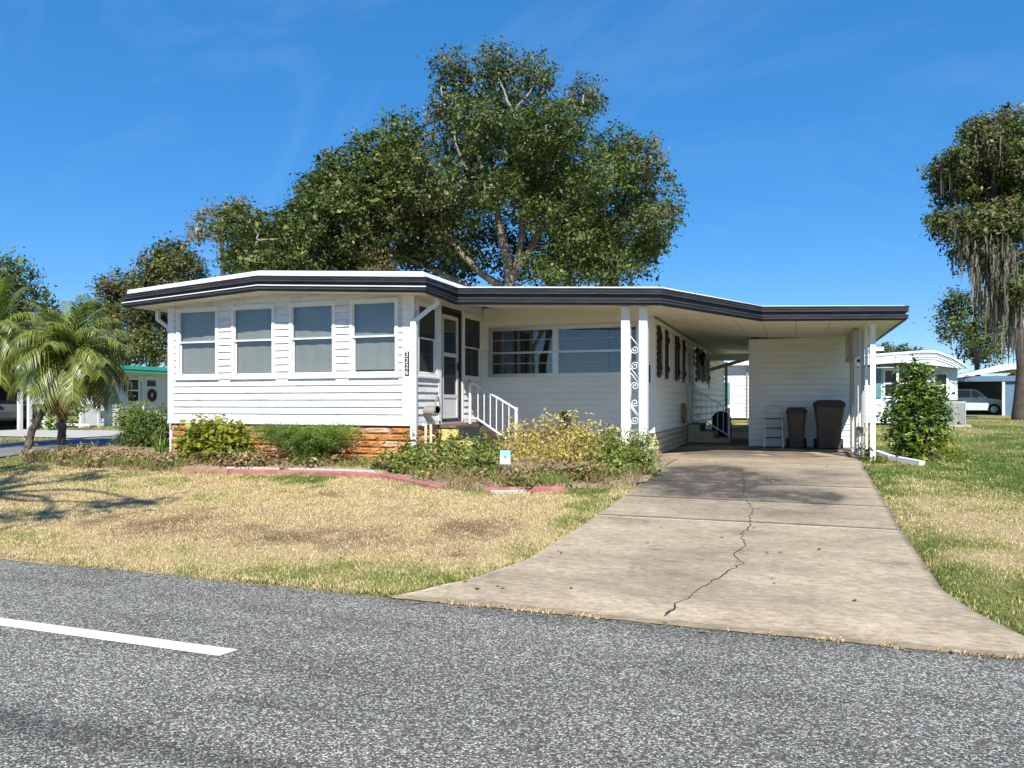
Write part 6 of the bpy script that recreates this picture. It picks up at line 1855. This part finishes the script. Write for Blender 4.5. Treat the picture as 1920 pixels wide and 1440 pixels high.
car('parked_car', 'dark car parked in the carport of the green trimmed house', -28.9, 20.3, 0.62, R(0), M['darkvoid'], 4.3)
bush('round_shrub', 'rounded tan green shrub before the green trimmed house', 'shrub', [(-23.6, 22.6, 1.35, .55), (-23.2, 22.7, 1.2, .5), (-23.9, 22.4, 1.1, .5), (-23.5, 22.5, 0.95, .6)], L_GOLD, 70, 14, 0.11, 0.10, (-23.5, 22.5, 0.6), 6)
bush('flower_shrub', 'loose shrub with red blossoms beside the sunroom corner', 'shrub', [(-20.2, 20.9, 1.2, .4), (-19.8, 21.1, 1.05, .45), (-20.6, 20.6, 1.0, .4)], L_WEED, 60, 12, 0.12, 0.09, (-20.2, 20.9, 0.6), 6)
bush('round_shrub', 'dark green shrub behind the hanging dead palm fronds', 'shrub', [(-24.6, 20.3, 1.1, .55), (-24.3, 20.6, 1.45, .45), (-24.8, 20.1, 0.9, .5)], L_SHRUB, 70, 14, 0.11, 0.12, (-24.6, 20.3, 0.6), 6)
# --- white house on the right with a bowed roof
rh = thing('bowed_roof_house', 'pale blue neighbouring mobile home with white bowed roof behind the shrub', 'house', (4, 35.5, 0.65))
rf_ = front(35.5)
lapwall('wall', rf_, -0.8, 6.33, 0.70, 3.0, 0.15, M['bluewall'], rh)
lapwall('side_wall', side(6.33), 35.52, 48.0, 0.70, 2.92, 0.15, M['bluewall'], rh)
top_ = [(-1.1, 2.95), (0.4, 3.30), (2.0, 3.46), (3.6, 3.56), (5.0, 3.64), (5.5, 3.62), (6.1, 3.36), (6.60, 2.98)]
bot_ = [(6.60, 2.90), (6.1, 2.96), (5.5, 3.05), (4.5, 3.17), (3.6, 3.2), (2.0, 3.12), (0.4, 3.0), (-1.1, 2.88)]
MB().loft([[(x, y, z) for x, z in top_ + bot_] for y in (35.05, 35.30)]).build('gable_band', M['bluewall'], rh)
MB().loft([[(x, y, z + 0.03) for x, z in top_] + [(x, y, z - 0.05) for x, z in top_[::-1]] for y in (34.98, 48.4)]).build('roof', M['roof'], rh)
for k in range(3):
    MB().loft([[(x, y, z - 0.11 - 0.10 * k) for x, z in top_[3:]] + [(x, y, z - 0.125 - 0.10 * k) for x, z in top_[3:][::-1]] for y in (35.02, 35.05)]).build('band_ridge', M['trim'], rh)
MB().loft([[(x, y, z) for x, z in ((1.0, 3.30), (4.45, 3.47), (4.45, 3.20), (1.0, 3.0))] for y in (34.7, 35.0)]).build('porch_fascia', M['bluewall'], rh)
MB(rf_).box(3.26, 3.52, 0.022, 0.06, 1.75, 3.0).build('shutter', M['teal'], rh)
simple_window(rf_, 3.6, 4.6, 1.75, 2.95, rh)
MB(rf_).box(4.66, 4.90, 0.022, 0.06, 1.75, 3.0).build('shutter', M['teal'], rh)
simple_window(rf_, 5.45, 6.0, 1.75, 2.78, rh)
MB(rf_).box(4.05, 4.15, 0.3, 0.4, 0.66, 3.1).build('porch_post', M['trim'], rh)
ac = thing('air_conditioner', 'grey ribbed air conditioning unit on a pad by the blue house', 'air conditioner', (5.93, 34.0, 0.62))
MB().box(5.45, 6.45, 33.5, 34.6, 0.58, 0.70).build('pad', M['curbtop'], ac)
MB().box(5.56, 6.30, 33.68, 34.42, 0.70, 1.60).build('cabinet', M['acgrey'], ac, bevel=0.02)
for i in range(14):
    x = 5.60 + i * 0.05
    if abs(x - 5.95) > 0.03:
        MB().box(x, x + 0.028, 33.655, 33.682, 0.76, 1.52).build('fin', M['acgrey'], ac)
MB().loft([[(5.93 + r * math.cos(a), 34.05 + r * math.sin(a), z) for a in [2 * math.pi * i / 18 for i in range(18)]] for r, z in ((0.32, 1.60), (0.32, 1.63), (0.26, 1.65))]).build('fan_guard', M['bindark'], ac)
# --- far carport house with a car
fh = thing('far_carport_house', 'distant house with white sloped roof and shadowed open carport', 'house', (12, 60, 0.72))
MB().loft([[(x, y, z) for x, z in ((8.0, 2.9), (10.7, 3.42), (13.4, 4.12), (16.5, 4.12), (16.5, 3.75), (13.4, 3.72), (10.7, 3.25), (8.0, 2.8))] for y in (58.0, 66)]).build('roof', M['roof'], fh)
MB().box(8.0, 16.5, 58.1, 58.3, 2.95, 3.3).build('header', M['bluetrim'], fh)
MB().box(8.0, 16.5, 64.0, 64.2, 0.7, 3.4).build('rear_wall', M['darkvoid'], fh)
MB().box(12.95, 13.1, 58.15, 58.3, 0.7, 3.0).build('post', M['bluewall'], fh)
MB().box(13.1, 16.0, 58.3, 58.5, 0.7, 3.0).build('wall', M['bluetrim'], fh)
car('parked_suv', 'pale blue parked car nosing out of the far carport', 11.3, 60.3, 0.74, R(2), M['carpaint'], 4.6, 1.9, 1.74)
# --- white wall beyond the passage between home and shed
bh = thing('rear_neighbour_house', 'white lap sided house seen through the passage beside the shed', 'house', (-3, 42, 0.65))
lapwall('wall', front(42.0), -6.0, -1.35, 0.75, 3.5, 0.19, M['siding'], bh)
MB().box(-2.20, -2.14, 41.86, 41.96, 0.7, 3.5).build('downspout', M['greybox'], bh)
MB().box(-6.3, -1.1, 41.5, 46.0, 3.5, 3.7).build('roof', M['roof'], bh)
MB().box(-6.0, -1.35, 42.2, 46, 0.7, 3.5).build('body', M['siding'], bh)
MB(front(42.0)).box(-3.35, -3.05, 0.022, 0.06, 1.5, 2.6).build('shutter', M['teal'], bh)
# --- far belt of trees closing the horizon
def belt(label, lobes, mat):
    xs_ = [l[0] for l in lobes]; ys_ = [l[1] for l in lobes]
    o = foliage('far_woodland', mat, None, lobes, 3.0, 26, 0.8, 0.75)
    return tag(o, label, 'woodland', None, 'stuff')
belt('low far woodland behind the houses at left', [(-95 + i * 4.2 + random.uniform(-1, 1), 88 + random.uniform(-4, 6), random.uniform(1.8, 3.6), random.uniform(2.0, 3.0)) for i in range(20)], L_OAK)
belt('low far woodland behind the houses at right', [(2 + i * 4.2 + random.uniform(-1, 1), 120 + random.uniform(-4, 6), random.uniform(1.6, 3.2), random.uniform(2.0, 3.0)) for i in range(16)], L_OAK)
